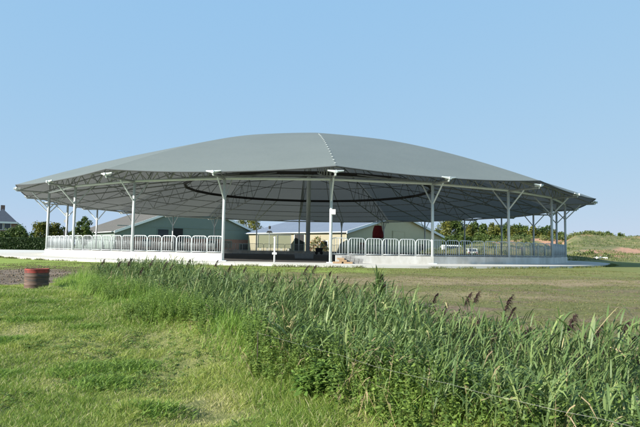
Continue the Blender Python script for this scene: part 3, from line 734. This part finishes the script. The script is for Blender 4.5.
# ------------------------------------------------------------------ vehicles behind the shelter
def wheel(g, x, y, r_=.34):
    w_ = MB(); w_.path([(x, y-.11, r_), (x, y+.11, r_)], r_, 18); o = w_.build('wheel', MT['tyre'], g)
    w_ = MB(); w_.path([(x, y-.125, r_), (x, y+.125, r_)], r_*.55, 12); w_.build('rim', MT['galv'], o)
p = W(453.3, 250, 96)
g = empty('parked_van', (p.x, 96, -.1), math.radians(4)); tag(g, 'white van parked side-on behind the right half of the shelter', 'van')
mb = MB(); mb.prism([(-2.1, .35), (2.1, .35), (2.15, .95), (1.75, 1.15), (1.15, 1.95), (.9, 2.05), (-1.95, 2.05), (-2.12, 1.8)], -.85, .85); mb.build('body', MT['van'], g)
for x0, x1, x2, x3 in ((.35, 1.05, 1.4, .35), (-.75, .25, .25, -.75), (-1.85, -.85, -.85, -1.85)):
    mb = MB(); mb.prism([(x0, 1.8), (x1, 1.8), (x2, 1.2), (x3, 1.2)], -.875, -.853); mb.build('window', MT['glass'], g)
for x in (-1.3, 1.35):
    for y in (-.78, .78): wheel(g, x, y)
for y in (-.6, .6):
    mb = MB(); mb.box((2.1, y-.15, .75), (2.17, y+.15, .92)); mb.build('headlight', MT['galv_pale'], g)
p = W(471, 251, 92)
g = empty('parked_car', (p.x, 92, -.1), math.radians(82)); tag(g, 'small white hatchback seen end-on right of the white van', 'car')
mb = MB(); mb.prism([(-1.8, .3), (1.8, .3), (1.85, .75), (1.1, .9), (.5, 1.42), (-1.3, 1.45), (-1.8, .95)], -.8, .8); mb.build('body', MT['van'], g)
mb = MB(); mb.prism([(-1.87, .98), (-1.82, .98), (-1.42, 1.38), (-1.47, 1.38)], -.65, .65); mb.build('window', MT['glass'], g)
for s in (-1, 1):
    mb = MB(); mb.prism([(-1.1, .95), (.95, .95), (.45, 1.36), (-1.1, 1.36)], s*.815-.01, s*.815+.01); mb.build('window', MT['glass'], g)
    mb = MB(); mb.box((-1.84, s*.6-.12, .6), (-1.79, s*.6+.12, .85)); mb.build('tail_light', MT['red'], g)
for x in (-1.15, 1.2):
    for y in (-.72, .72): wheel(g, x, y, .3)

# ------------------------------------------------------------------ oil drum
p = W(36.3, 287, 14.0); gz0 = float(ground(p.x, 14.0))
g = empty('oil_drum', (p.x, 14.0, gz0-.10), .3); tag(g, 'rusty dark oil drum with a faded red top band standing in the grass', 'drum')
prof = [(.0, .02), (.27, .02), (.285, .0), (.285, .03)]
z = .03
for i in range(1, 31):
    z = .03+.49*i/25; rr_ = .282 + (.009 if i in (9, 10, 20, 21) else 0)
    prof.append((rr_, z))
def drum_mat():
    m = mat('rusty_paint', (.045, .05, .048), .75); nt = m.node_tree; n = nt.nodes; l = nt.links
    tc = n.new('ShaderNodeTexCoord'); nz = n.new('ShaderNodeTexNoise'); nz.inputs['Scale'].default_value = 5; nz.inputs['Detail'].default_value = 8; nz.inputs['Roughness'].default_value = .7
    l.new(tc.outputs['Object'], nz.inputs[0])
    mp = n.new('ShaderNodeMapping'); mp.inputs['Scale'].default_value = (.6, .6, 5); l.new(tc.outputs['Object'], mp.inputs[0])
    l.new(mp.outputs[0], nz.inputs[0])
    rp = n.new('ShaderNodeValToRGB'); e = rp.color_ramp.elements; e[0].position = .35; e[0].color = (.035, .04, .04, 1); e[1].position = .7; e[1].color = (.19, .125, .09, 1)
    x = e.new(.52); x.color = (.11, .06, .04, 1); l.new(nz.outputs['Fac'], rp.inputs[0]); l.new(rp.outputs[0], n['Principled BSDF'].inputs['Base Color']); return m
mb = MB(); mb.lathe(prof[:29], (0, 0, 0), 40); mb.build('drum_body', drum_mat(), g, True)
mb = MB(); mb.lathe([(.287, .515), (.288, .585), (.294, .60), (.292, .615), (.27, .615), (.265, .59), (0.01, .585)], (0, 0, 0), 40)
mb.build('top_band', mat('faded_red_paint', (.34, .04, .028), .7, 0, (7, (.10, .03, .025), .14)), g, True)
mb = MB(); mb.path([(.15, -.05, .585), (.15, -.05, .61)], .03, 10); mb.build('bung', MT['black'], g)

# ------------------------------------------------------------------ vegetation
def in_view(x, y, m=.9): r_ = x/np.maximum(y, .1); return (r_ > -.62-m/np.maximum(y, 1)) & (r_ < .66+m/np.maximum(y, 1))
# lawn
def scatter(n, x0, x1, y0, y1, pw=1.):
    y = y0+(y1-y0)*RG.random(n)**pw; return RG.uniform(x0, x1, n), y
x, y = scatter(1500000, -11, 2.8, 2.6, 17.5, 1.35)
d, t = ditch(x, y)
edge = 14.8+vnoise(x*.7, x*0+3, 4)*1.6
k = in_view(x, y, .7) & (d < .9+.5*vnoise(t*1.5, t*0, 6)) & (y < edge)
dens = np.clip(.35+2.6/y, 0, 1); k &= RG.random(len(x)) < dens*.78
k &= (np.hypot(x-p.x, y-14.0) > .30)
x, y, d, t = x[k], y[k], d[k], t[k]; n = len(x)
lush = ss(.42, .68, vnoise(x*.75+7, y*.75, 12)); dry = ss(.45, .75, vnoise(x*1.1, y*.9+5, 15)); tall = ss(.62, .85, vnoise(x*1.7, y*1.7, 18))
Hh = (.022+.027*RG.random(n))*(1+.9*lush+1.7*tall)
lean = RG.normal(size=(n, 2))*.45; Dv = np.stack([lean[:, 0]+.12, lean[:, 1], np.ones(n)], 1)
tint = np.clip(.40 - .30*lush + .40*dry*(1-lush) + RG.normal(size=n)*.17, 0, 1); tint = np.where(RG.random(n) < .07+.12*dry, RG.uniform(.85, 1, n), tint)
wd = (.0032+.0024*RG.random(n))*(.7+y*.11)
P = np.stack([x, y, ground(x, y)-.005], 1)
v = ribbons(P, Dv, Hh*1.15, wd, np.full(n, .35), 2, tint)
tag(npmesh('lawn_grass', v[0], v[1], MT['lawn'], v[2]), 'short yellow-green grass of the verge in the foreground', 'grass', kind='stuff')
print('lawn', n)
# darker tufts in the lawn and straw lying about
tu = []
spots = [(10, 342, .32, 1600), (2, 377, .22, 700), (62, 317, .25, 700), (80, 372, .42, 1500), (100, 385, .35, 1200), (130, 368, .4, 1200), (24, 318, .3, 500), (176, 322, .3, 700), (85, 322, .25, 500), (150, 410, .3, 700), (45, 300, .3, 500), (118, 305, .3, 600)]
for px, py, rad, cnt in spots:
    q = ray(px, py); 
    z0 = -.7
    for _ in range(4):
        s_ = (z0-EYE)/q.z; xx, yy = q.x*s_, q.y*s_; z0 = float(ground(xx, yy))
    a = RG.uniform(0, 2*PI, cnt); r_ = rad*np.sqrt(RG.random(cnt))*RG.uniform(.6, 1.2, cnt); X_ = xx+np.cos(a)*r_*1.5; Y_ = yy+np.sin(a)*r_
    hq = (.09+.12*RG.random(cnt))*np.clip(1.15-r_/rad*.6, .3, 1.2)
    Dv = np.stack([RG.normal(size=cnt)*.5+.15, RG.normal(size=cnt)*.5, np.ones(cnt)], 1)
    tu.append(ribbons(np.stack([X_, Y_, ground(X_, Y_)-.01], 1), Dv, hq, RG.uniform(.007, .014, cnt), np.full(cnt, .5), 4, RG.random(cnt)))
v = merge(tu); tag(npmesh('grass_tufts', v[0], v[1], MT['tuft'], v[2]), 'darker lush grass tufts in the verge', 'grass', kind='stuff')

# field seedlings beyond the ditch
x, y = scatter(260000, -15, 17, 7.0, 29.5, 1.1); d, t = ditch(x, y)
k = in_view(x, y) & ((d > 3.0) | (y > 15.3)) & (np.hypot(x-CX, y-CY) > 28.6) & ((vnoise(x*.35, y*1.1, 41) > .33) | (RG.random(len(x)) < .3))
k &= ~((x < -3) & (y > 14.5) & (y < 21.5) & (RG.random(len(x)) < .85))
x, y = x[k], y[k]; n = len(x); P = np.stack([x, y, ground(x, y)-.01], 1)
g2 = ss(21, 24, y)*ss(6, -3, x)
Dv = np.stack([RG.normal(size=n)*.6, RG.normal(size=n)*.6, np.ones(n)], 1)
v = ribbons(P, Dv, RG.uniform(.02, .07, n)*(1+.3*g2), RG.uniform(.006, .013, n)*(.5+y*.04), np.full(n, .4), 2, np.clip(RG.random(n)*(1-.4*g2)+.2*g2, 0, 1))
tag(npmesh('field_grass', v[0], v[1], MT['fieldgrass'], v[2]), 'sparse young grass coming up on the bare field', 'grass', kind='stuff')

# clods of earth on the bare field
x, y = scatter(26000, -15, 17, 7.0, 26, 1.4); d, t = ditch(x, y)
k = in_view(x, y) & ((d > 3.3) | (y > 15.0)) & ((vnoise(x*.5, y*1.2, 43) > .45) | ((x < -3) & (y > 14) & (y < 22)))
x, y = x[k], y[k]; n = len(x); sz = RG.uniform(.006, .021, n)*(1+(x < -3)*1.0)
c_ = np.stack([x, y, ground(x, y)+sz*.2], 1); o6 = np.array([[1, 0, 0], [0, 1, 0], [-1, 0, 0], [0, -1, 0], [0, 0, .75], [0, 0, -.6]])
V = c_[:, None, :]+o6[None]*sz[:, None, None]*RG.uniform(.6, 1.4, (n, 6, 1)); f8 = np.array([[0, 1, 4], [1, 2, 4], [2, 3, 4], [3, 0, 4], [1, 0, 5], [2, 1, 5], [3, 2, 5], [0, 3, 5]])
Qc = (np.arange(n)*6)[:, None, None]+f8[None]
tag(npmesh('soil_clods', V.reshape(-1, 3), Qc.reshape(-1, 3), mat('earth_clods', (.115, .083, .055), .95, 0, (3, (.185, .14, .095), .3))), 'crumbly clods of earth lying on the bare field', 'soil', kind='stuff')
# weeds creeping over the edge of the yard slab
n = 16000; a = RG.uniform(-1.5, 1.4, n); wv = vnoise(a*40, a*0, 7); k = RG.random(n) < ss(.35, .75, wv); a = a[k]; n = len(a); r_ = 28.55+RG.normal(size=n)*.14
P = np.stack([CX+r_*np.sin(a), CY-r_*np.cos(a), np.full(n, -.15)], 1)
v = ribbons(P, np.stack([RG.normal(size=n)*.5, RG.normal(size=n)*.5, np.ones(n)], 1), RG.uniform(.06, .28, n), RG.uniform(.012, .03, n), np.full(n, .4), 3, RG.random(n)*.7)
tag(npmesh('edge_weeds', v[0], v[1], MT['fieldgrass'], v[2]), 'tufts of weeds along the edge of the concrete yard', 'weeds', kind='stuff')

# reed bed
def reed_parts(P, H, windx=.3):
    """stems with long arching leaves; P roots (n,3), H heights"""
    n = len(P); out = []
    ln = np.stack([RG.normal(size=n)*.10+.10, RG.normal(size=n)*.08, np.ones(n)], 1)
    out.append(ribbons(P, ln, H, RG.uniform(.007, .011, n), np.full(n, .02), 3, RG.uniform(.3, .95, n)))
    for j in range(9):
        f = .22+.78*(j+RG.random(n))/9
        B = P+ln*(H*f)[:, None]
        a = RG.uniform(0, 2*PI, n); el = RG.uniform(.7, 1.35, n)
        dx = np.cos(a)*.8+windx*1.4; dy = np.sin(a)*.7-.1; q = np.hypot(dx, dy)+1e-6
        Dd = np.stack([dx/q*np.cos(el), dy/q*np.cos(el), np.sin(el)], 1)
        sd = np.stack([-dy/q, dx/q, RG.normal(size=n)*.5], 1); sd /= np.linalg.norm(sd, axis=1)[:, None]
        Ll = RG.uniform(.24, .52, n)*(1.15-.35*f); tn = np.clip(RG.normal(size=n)*.2+.32+.2*f, 0, .9); dead = RG.random(n) < .03+.10*(f < .35); tn[dead] = RG.uniform(.88, 1, dead.sum())
        out.append(ribbons(B, Dd, Ll, RG.uniform(.010, .024, n), RG.uniform(.10, .70, n), 4, tn, sd, True))
    return out
def topz(y): return EYE - np.interp(y, [4, 6.8, 11, 14, 18, 22], [.74, .72, .58, .50, .44, .42])
parts = []
x, y = scatter(24000, -9, 8, 2.3, 21.0); d, t = ditch(x, y)
k = (d > 1.25-.75*ss(8, 10, t)) & (d < 3.8) & (RG.random(len(x)) < .9) & (t > -5.2) & (x/np.maximum(y, .1) > -.405-.01*RG.normal(size=len(x))) & in_view(x, y, 1.4)
x, y, d = x[k], y[k], d[k]; n = len(x); print('reeds', n)
gz_ = ground(x, y); zt = topz(y)+RG.normal(size=n)*.10-.09 + .44*(vnoise(x*1.1, y*1.1, 51)-.5) - .22*ss(2.0, 1.2, d) - .12*ss(3.3, 3.8, d)
Hr = np.clip(zt-gz_, .35, 1.9)*.93
parts += reed_parts(np.stack([x, y, gz_-.02], 1), Hr)
v = merge(parts); tag(npmesh('reed_bed', v[0], v[1], MT['reedleaf'], v[2]), 'dense blue-green reeds filling the ditch', 'reeds', kind='stuff')

# tall bright grass on the near bank
x, y = scatter(150000, -9.5, 6, 2.2, 18.5, 1.1); d, t = ditch(x, y)
e0 = -.25+.55*(vnoise(t*1.2, t*0+1, 61)-.5)+.40*ss(5, 8.5, t)
k = (d > e0) & (d < 2.3) & (t > -3.3) & in_view(x, y, 1.0) & (RG.random(len(x)) < .35+.65*ss(.3, .6, vnoise(x*1.6, y*1.6, 63)))
x, y, d, t, e0 = x[k], y[k], d[k], t[k], e0[k]; n = len(x); print('tall', n)
Hh = (.18+.36*ss(0, .9, d-e0))*RG.uniform(.6, 1.15, n)*(.75+.5*vnoise(x*1.4, y*1.4, 66))
Dv = np.stack([RG.normal(size=n)*.28+.15, RG.normal(size=n)*.28, np.ones(n)], 1)
tn = np.clip(RG.normal(size=n)*.18+.42+.15*ss(-1, -4, -t*0+t-6), 0, .9); q = RG.random(n) < .07; tn[q] = RG.uniform(.9, 1, q.sum())
v = ribbons(np.stack([x, y, ground(x, y)-.02], 1), Dv, Hh, RG.uniform(.006, .013, n), RG.uniform(.1, .6, n), 4, tn)
tag(npmesh('tall_grass', v[0], v[1], MT['tallgrass'], v[2]), 'tall fresh green grass on the near bank of the ditch', 'grass', kind='stuff')

# nettles and weeds along the bank
def weed(P, H, leaf=.043, levels=10):
    n = len(P); out = []
    ln = np.stack([RG.normal(size=n)*.15, RG.normal(size=n)*.15, np.ones(n)], 1)
    out.append(ribbons(P, ln, H, np.full(n, .006), np.full(n, .0), 2, RG.uniform(0, .5, n)))
    pt = RG.random(n)
    for j in range(levels):
        f = .15+.85*(j+.5)/levels
        for m_ in range(4):
            a = RG.uniform(0, 2*PI, n); B = P+ln*(H*f)[:, None]; el = RG.uniform(-.1, .7, n)
            Dd = np.stack([np.cos(a)*np.cos(el), np.sin(a)*np.cos(el), np.sin(el)], 1); sd = np.stack([-np.sin(a), np.cos(a), RG.normal(size=n)*.35], 1)
            L_ = leaf*RG.uniform(.6, 1.35, n)*(1.25-.6*f)
            out.append(ribbons(B, Dd, L_, L_*.5, RG.uniform(.1, .5, n), 2, np.clip(pt*.45+.55*RG.random(n), 0, 1), sd, True))
    return out
x, y = scatter(19000, -8, 4.5, 2.3, 14.0); d, t = ditch(x, y)
k = (d > -.35+.5*vnoise(t, t*0, 71)+.40*ss(5, 8.5, t)) & (d < 2.2) & in_view(x, y) & (vnoise(x*.9, y*.9, 73) > .36-.16*ss(4, 9, t)) & (t > .8) & (RG.random(len(x)) < .95)
x, y, d = x[k], y[k], d[k]; n = len(x); print('weeds', n)
v = merge(weed(np.stack([x, y, ground(x, y)-.02], 1), RG.uniform(.2, .48, n)*(.65+.45*ss(-.2, .8, d))))
tag(npmesh('nettles', v[0], v[1], MT['nettle'], v[2]), 'leafy bright green nettles and weeds along the near bank', 'weeds', kind='stuff')
# darker leafy clumps, each a bush of its own
for px, py, rad, hgt, lab in ((318, 398, .24, .34, 'largest dark green leafy clump at the front edge of the bank'),
                              (447, 392, .25, .50, 'rounded bramble clump in the bank just under the wire'),
                              (355, 372, .25, .50, 'smaller leafy clump behind the bottom-centre one')):
    q = ray(px, py); z0 = -.8
    for _ in range(5):
        s_ = (z0-EYE)/q.z; xx, yy = q.x*s_, q.y*s_; z0 = float(ground(xx, yy))
    m_ = 60; a = RG.uniform(0, 2*PI, m_); r_ = rad*np.sqrt(RG.random(m_)); Pq = np.stack([np.cos(a)*r_, np.sin(a)*r_, np.zeros(m_)], 1)
    v = merge(weed(Pq, hgt*(1.05-.6*(r_/rad)**2)*RG.uniform(.75, 1.05, m_), .062, 8))
    o = npmesh('leafy_clump', v[0], v[1], MT['bramble'], v[2]); o.location = (xx, yy, z0); tag(o, lab, 'bush')

# flowering reeds that rise above the bed
def plume(P, Dm, L, n=230):
    s = RG.random(n)**.9; dr = np.stack([Dm[0]*s+.18*s**2, 0*s, Dm[2]*s-.10*s**2.2], 1)*L
    base = P+dr; a = RG.uniform(0, 2*PI, n)
    Dd = np.stack([np.cos(a)*.5+.28, np.sin(a)*.5, RG.uniform(.0, 1.0, n)], 1)
    return ribbons(base, Dd, RG.uniform(.25, .6, n)*L*(1.15-s*.7), np.full(n, .011), RG.uniform(.3, 1.1, n), 2, RG.random(n))
def flowering(px, py, Yd, lab, group, pl=.17, fork=False):
    q = W(px, py, Yd); gz0 = float(ground(q.x, q.y)); H = q.z-gz0
    g = empty('flowering_reed', (q.x-.12*H, q.y, gz0)); tag(g, lab, 'reed', group)
    P = np.array([[0, 0, 0.]]); v = ribbons(P, np.array([[.12, 0, 1.]]), np.array([H-pl*.9]), np.array([.010]), np.array([0.]), 3, np.array([.6]), np.array([[1., .2, 0]]))
    npmesh('stem', v[0], v[1], MT['reedleaf'], v[2], g)
    n = 9 if not fork else 46; f = np.linspace(.35, .93, n) if not fork else RG.uniform(.45, .97, n); a = RG.uniform(0, 2*PI, n); el = RG.uniform(.8, 1.3, n)
    B = np.stack([.12*H*f, 0*f, H*f-pl*.5], 1); dx = np.cos(a)*.6+.4; dy = np.sin(a)*.6; qn = np.hypot(dx, dy)
    Dd = np.stack([dx/qn*np.cos(el), dy/qn*np.cos(el), np.sin(el)], 1); sd = np.stack([-dy/qn, dx/qn, 0*dx+.3], 1)
    v = ribbons(B, Dd, RG.uniform(.25, .42, n)*(1.35 if fork else 1), RG.uniform(.014, .024, n)*(1.5 if fork else 1), RG.uniform(.2, .7, n), 4, RG.uniform(.2, .7, n), sd, True); npmesh('leaves', v[0], v[1], MT['reedleaf'], v[2], g)
    v = plume(np.array([.12*H, 0, H-pl]), np.array([.25, 0, .95]), pl); npmesh('plume', v[0], v[1], MT['plume'], v[2], g)
    return g
flowering(378, 273, 10.2, 'tallest reed clump standing alone above the bed near the centre', 'flowering reeds', .2, True)
flowering(382, 283, 10.1, 'second reed leaning against the tallest lone one near the centre', 'flowering reeds', .15, True)
Gl = 'brown-plumed reed rising above the reed bed'
for px, py, Yd in ((102, 258, 15.5), (128, 257, 16), (118, 260, 15), (150, 259, 15.5), (163, 260, 15), (187, 258, 15.5), (215, 259, 15), (228, 263, 14), (243, 266, 13.5), (276, 271, 12.5), (303, 264, 12.5), (328, 270, 12), (334, 275, 11.5),
   (256, 272, 13), (290, 276, 12), (388, 297, 9.6), (398, 296, 9.3), (414, 301, 9), (433, 292, 9), (442, 303, 8.6), (465, 290, 8.3), (474, 290, 8.1), (505, 292, 7.6), (508, 305, 7.3), (470, 317, 7.2), (567, 311, 6.6), (575, 329, 6.2), (592, 322, 6.0), (620, 318, 5.9), (603, 336, 5.6), (626, 333, 5.6), (485, 335, 6.6), (548, 330, 6.3), (441, 330, 7.4), (506, 345, 6.0), (636, 345, 5.4), (540, 340, 6.0), (355, 300, 10.2), (170, 264, 14.5), (207, 268, 13.5), (222, 272, 13), (236, 277, 12.5), (250, 281, 12.2), (270, 280, 12), (282, 286, 11.6), (298, 288, 11.4), (312, 279, 11.8), (320, 290, 11), (345, 292, 10.6), (366, 296, 10), (372, 290, 10.1), (420, 312, 8.4), (452, 318, 7.7), (492, 322, 7), (522, 325, 6.6), (556, 338, 6.1), (583, 342, 5.8), (398, 310, 8.8), (312, 264, 12.3), (352, 281, 11), (200, 266, 13.5), (140, 266, 14.2), (265, 285, 11.5)):
    flowering(px, py, Yd, Gl, 'flowering reeds', RG.uniform(.17, .29))

# dead stalks standing among the weeds
x, y = scatter(9000, -7, 5, 2.3, 13.0); d, t = ditch(x, y)
k = (d > .1) & (d < 2.6) & in_view(x, y) & (RG.random(len(x)) < .015+.26*ss(8.5, 11, t)*ss(.35, .7, vnoise(x*1.5, y*1.5, 81))); x, y = x[k], y[k]; n = len(x); print('stalks', n)
Dv = np.stack([RG.normal(size=n)*.22, RG.normal(size=n)*.18, np.ones(n)], 1)
P = np.stack([x, y, ground(x, y)-.02], 1); Hs = RG.uniform(.3, .75, n)
pp = [ribbons(P, Dv, Hs, RG.uniform(.006, .011, n), np.full(n, .05), 3, RG.uniform(.6, 1, n))]
for j in range(5):
    B = P+Dv*(Hs*RG.uniform(.4, 1, n))[:, None]; a = RG.uniform(0, 2*PI, n)
    pp.append(ribbons(B, np.stack([np.cos(a)*.7, np.sin(a)*.7, RG.uniform(-.3, .8, n)], 1), RG.uniform(.06, .2, n), RG.uniform(.008, .018, n), np.full(n, .6), 2, RG.uniform(.3, 1, n)))
v = merge(pp); tag(npmesh('dead_stalks', v[0], v[1], leafmat('dead_stems', [(0, (.16, .12, .065)), (1, (.40, .31, .17))], .25), v[2]), 'dry straw-coloured stalks among the weeds', 'stalks', kind='stuff')
# low broad-leaved weeds in the lawn
x, y = scatter(7000, -9, 2.5, 2.8, 13.5); d, t = ditch(x, y); k = (d < .2) & in_view(x, y) & (vnoise(x*.9, y*.9, 91) > .55); x, y = x[k], y[k]; n = len(x)
pp = []
for j in range(7):
    a = RG.uniform(0, 2*PI, n); B = np.stack([x, y, ground(x, y)+RG.uniform(0, .05, n)], 1)
    pp.append(ribbons(B, np.stack([np.cos(a), np.sin(a), RG.uniform(.15, .8, n)], 1), RG.uniform(.035, .085, n), RG.uniform(.014, .03, n), RG.uniform(.3, .8, n), 3, RG.random(n), None, True))
v = merge(pp); tag(npmesh('lawn_weeds', v[0], v[1], MT['nettle'], v[2]), 'small broad-leaved weeds scattered through the verge', 'weeds', kind='stuff')

# thin wire with two stakes
def near_ground(px, py, hh_):
    q = ray(px, py); z0 = -.5
    for _ in range(12): s_ = (z0-EYE)/q.z; z0 = .5*z0+.5*(float(ground(q.x*s_, q.y*s_))+hh_)
    s_ = (z0-EYE)/q.z; return Vector((q.x*s_, q.y*s_, z0))
ptsw = [near_ground(a, b, .36+.30*max(0, min(1, (a-380)/120))) for a, b in ((258, 333), (266, 335), (300, 344.5), (340, 355), (375, 366.5), (413, 376), (450, 384), (480, 392.5), (520, 401.5), (560, 411), (600, 418.5), (636, 427.5), (760, 455))]
wf = empty('wire_fence', (ptsw[0].x, ptsw[0].y, float(ground(ptsw[0].x, ptsw[0].y)))); tag(wf, 'single thin pale wire strung diagonally through the weeds of the bank', 'wire')
mb = MB(); o0 = wf.location; mb.path([p_-o0 for p_ in ptsw], .0010, 5); mb.build('wire', MT['wire'], wf)
for q in (ptsw[0], ptsw[-1]):
    mb = MB(); gz0 = float(ground(q.x, q.y)); mb.tube(Vector((q.x, q.y, gz0-.1))-o0, Vector((q.x, q.y, q.z+.01))-o0, .006, 6); mb.build('stake', MT['bark'], wf)

# ------------------------------------------------------------------ light, sky, render
AZ, EL = math.radians(63), math.radians(26)
sd = Vector((-math.sin(AZ)*math.cos(EL), -math.cos(AZ)*math.cos(EL), math.sin(EL)))
sl = bpy.data.lights.new('sun', 'SUN'); sl.energy = 5.0; sl.angle = math.radians(.53); sl.color = (1, .95, .86)
so = bpy.data.objects.new('sun', sl); COL.objects.link(so); so.rotation_euler = sd.to_track_quat('Z', 'Y').to_euler()
w = bpy.data.worlds.new('World'); SC.world = w; w.use_nodes = True; nt = w.node_tree
sk = nt.nodes.new('ShaderNodeTexSky'); sk.sky_type = 'NISHITA'; sk.sun_disc = False; sk.sun_elevation = EL
sk.sun_rotation = math.atan2(sd.x, sd.y); sk.altitude = 0; sk.air_density = 1.0; sk.dust_density = 0; sk.ozone_density = 6
# film-like response of the hazy summer sky: the strong Nishita gradient is compressed per channel
sx_ = nt.nodes.new('ShaderNodeSeparateColor'); cb_ = nt.nodes.new('ShaderNodeCombineColor'); nt.links.new(sk.outputs[0], sx_.inputs[0])
for i, (pw_, k_) in enumerate(((.26, 1.74), (.115, 2.66), (.0, 4.15))):
    a_ = nt.nodes.new('ShaderNodeMath'); a_.operation = 'POWER'; a_.inputs[1].default_value = pw_; nt.links.new(sx_.outputs[i], a_.inputs[0])
    b_2 = nt.nodes.new('ShaderNodeMath'); b_2.operation = 'MULTIPLY'; b_2.inputs[1].default_value = k_; nt.links.new(a_.outputs[0], b_2.inputs[0]); nt.links.new(b_2.outputs[0], cb_.inputs[i])
nt.links.new(cb_.outputs[0], nt.nodes['Background'].inputs[0]); nt.nodes['Background'].inputs[1].default_value = .10
SC.render.engine = 'CYCLES'
SC.view_settings.view_transform = 'Standard'; SC.view_settings.look = 'None'; SC.view_settings.exposure = 1.0; SC.view_settings.gamma = 1
SC.view_settings.use_curve_mapping = False
SC.render.resolution_x = 1024; SC.render.resolution_y = 683
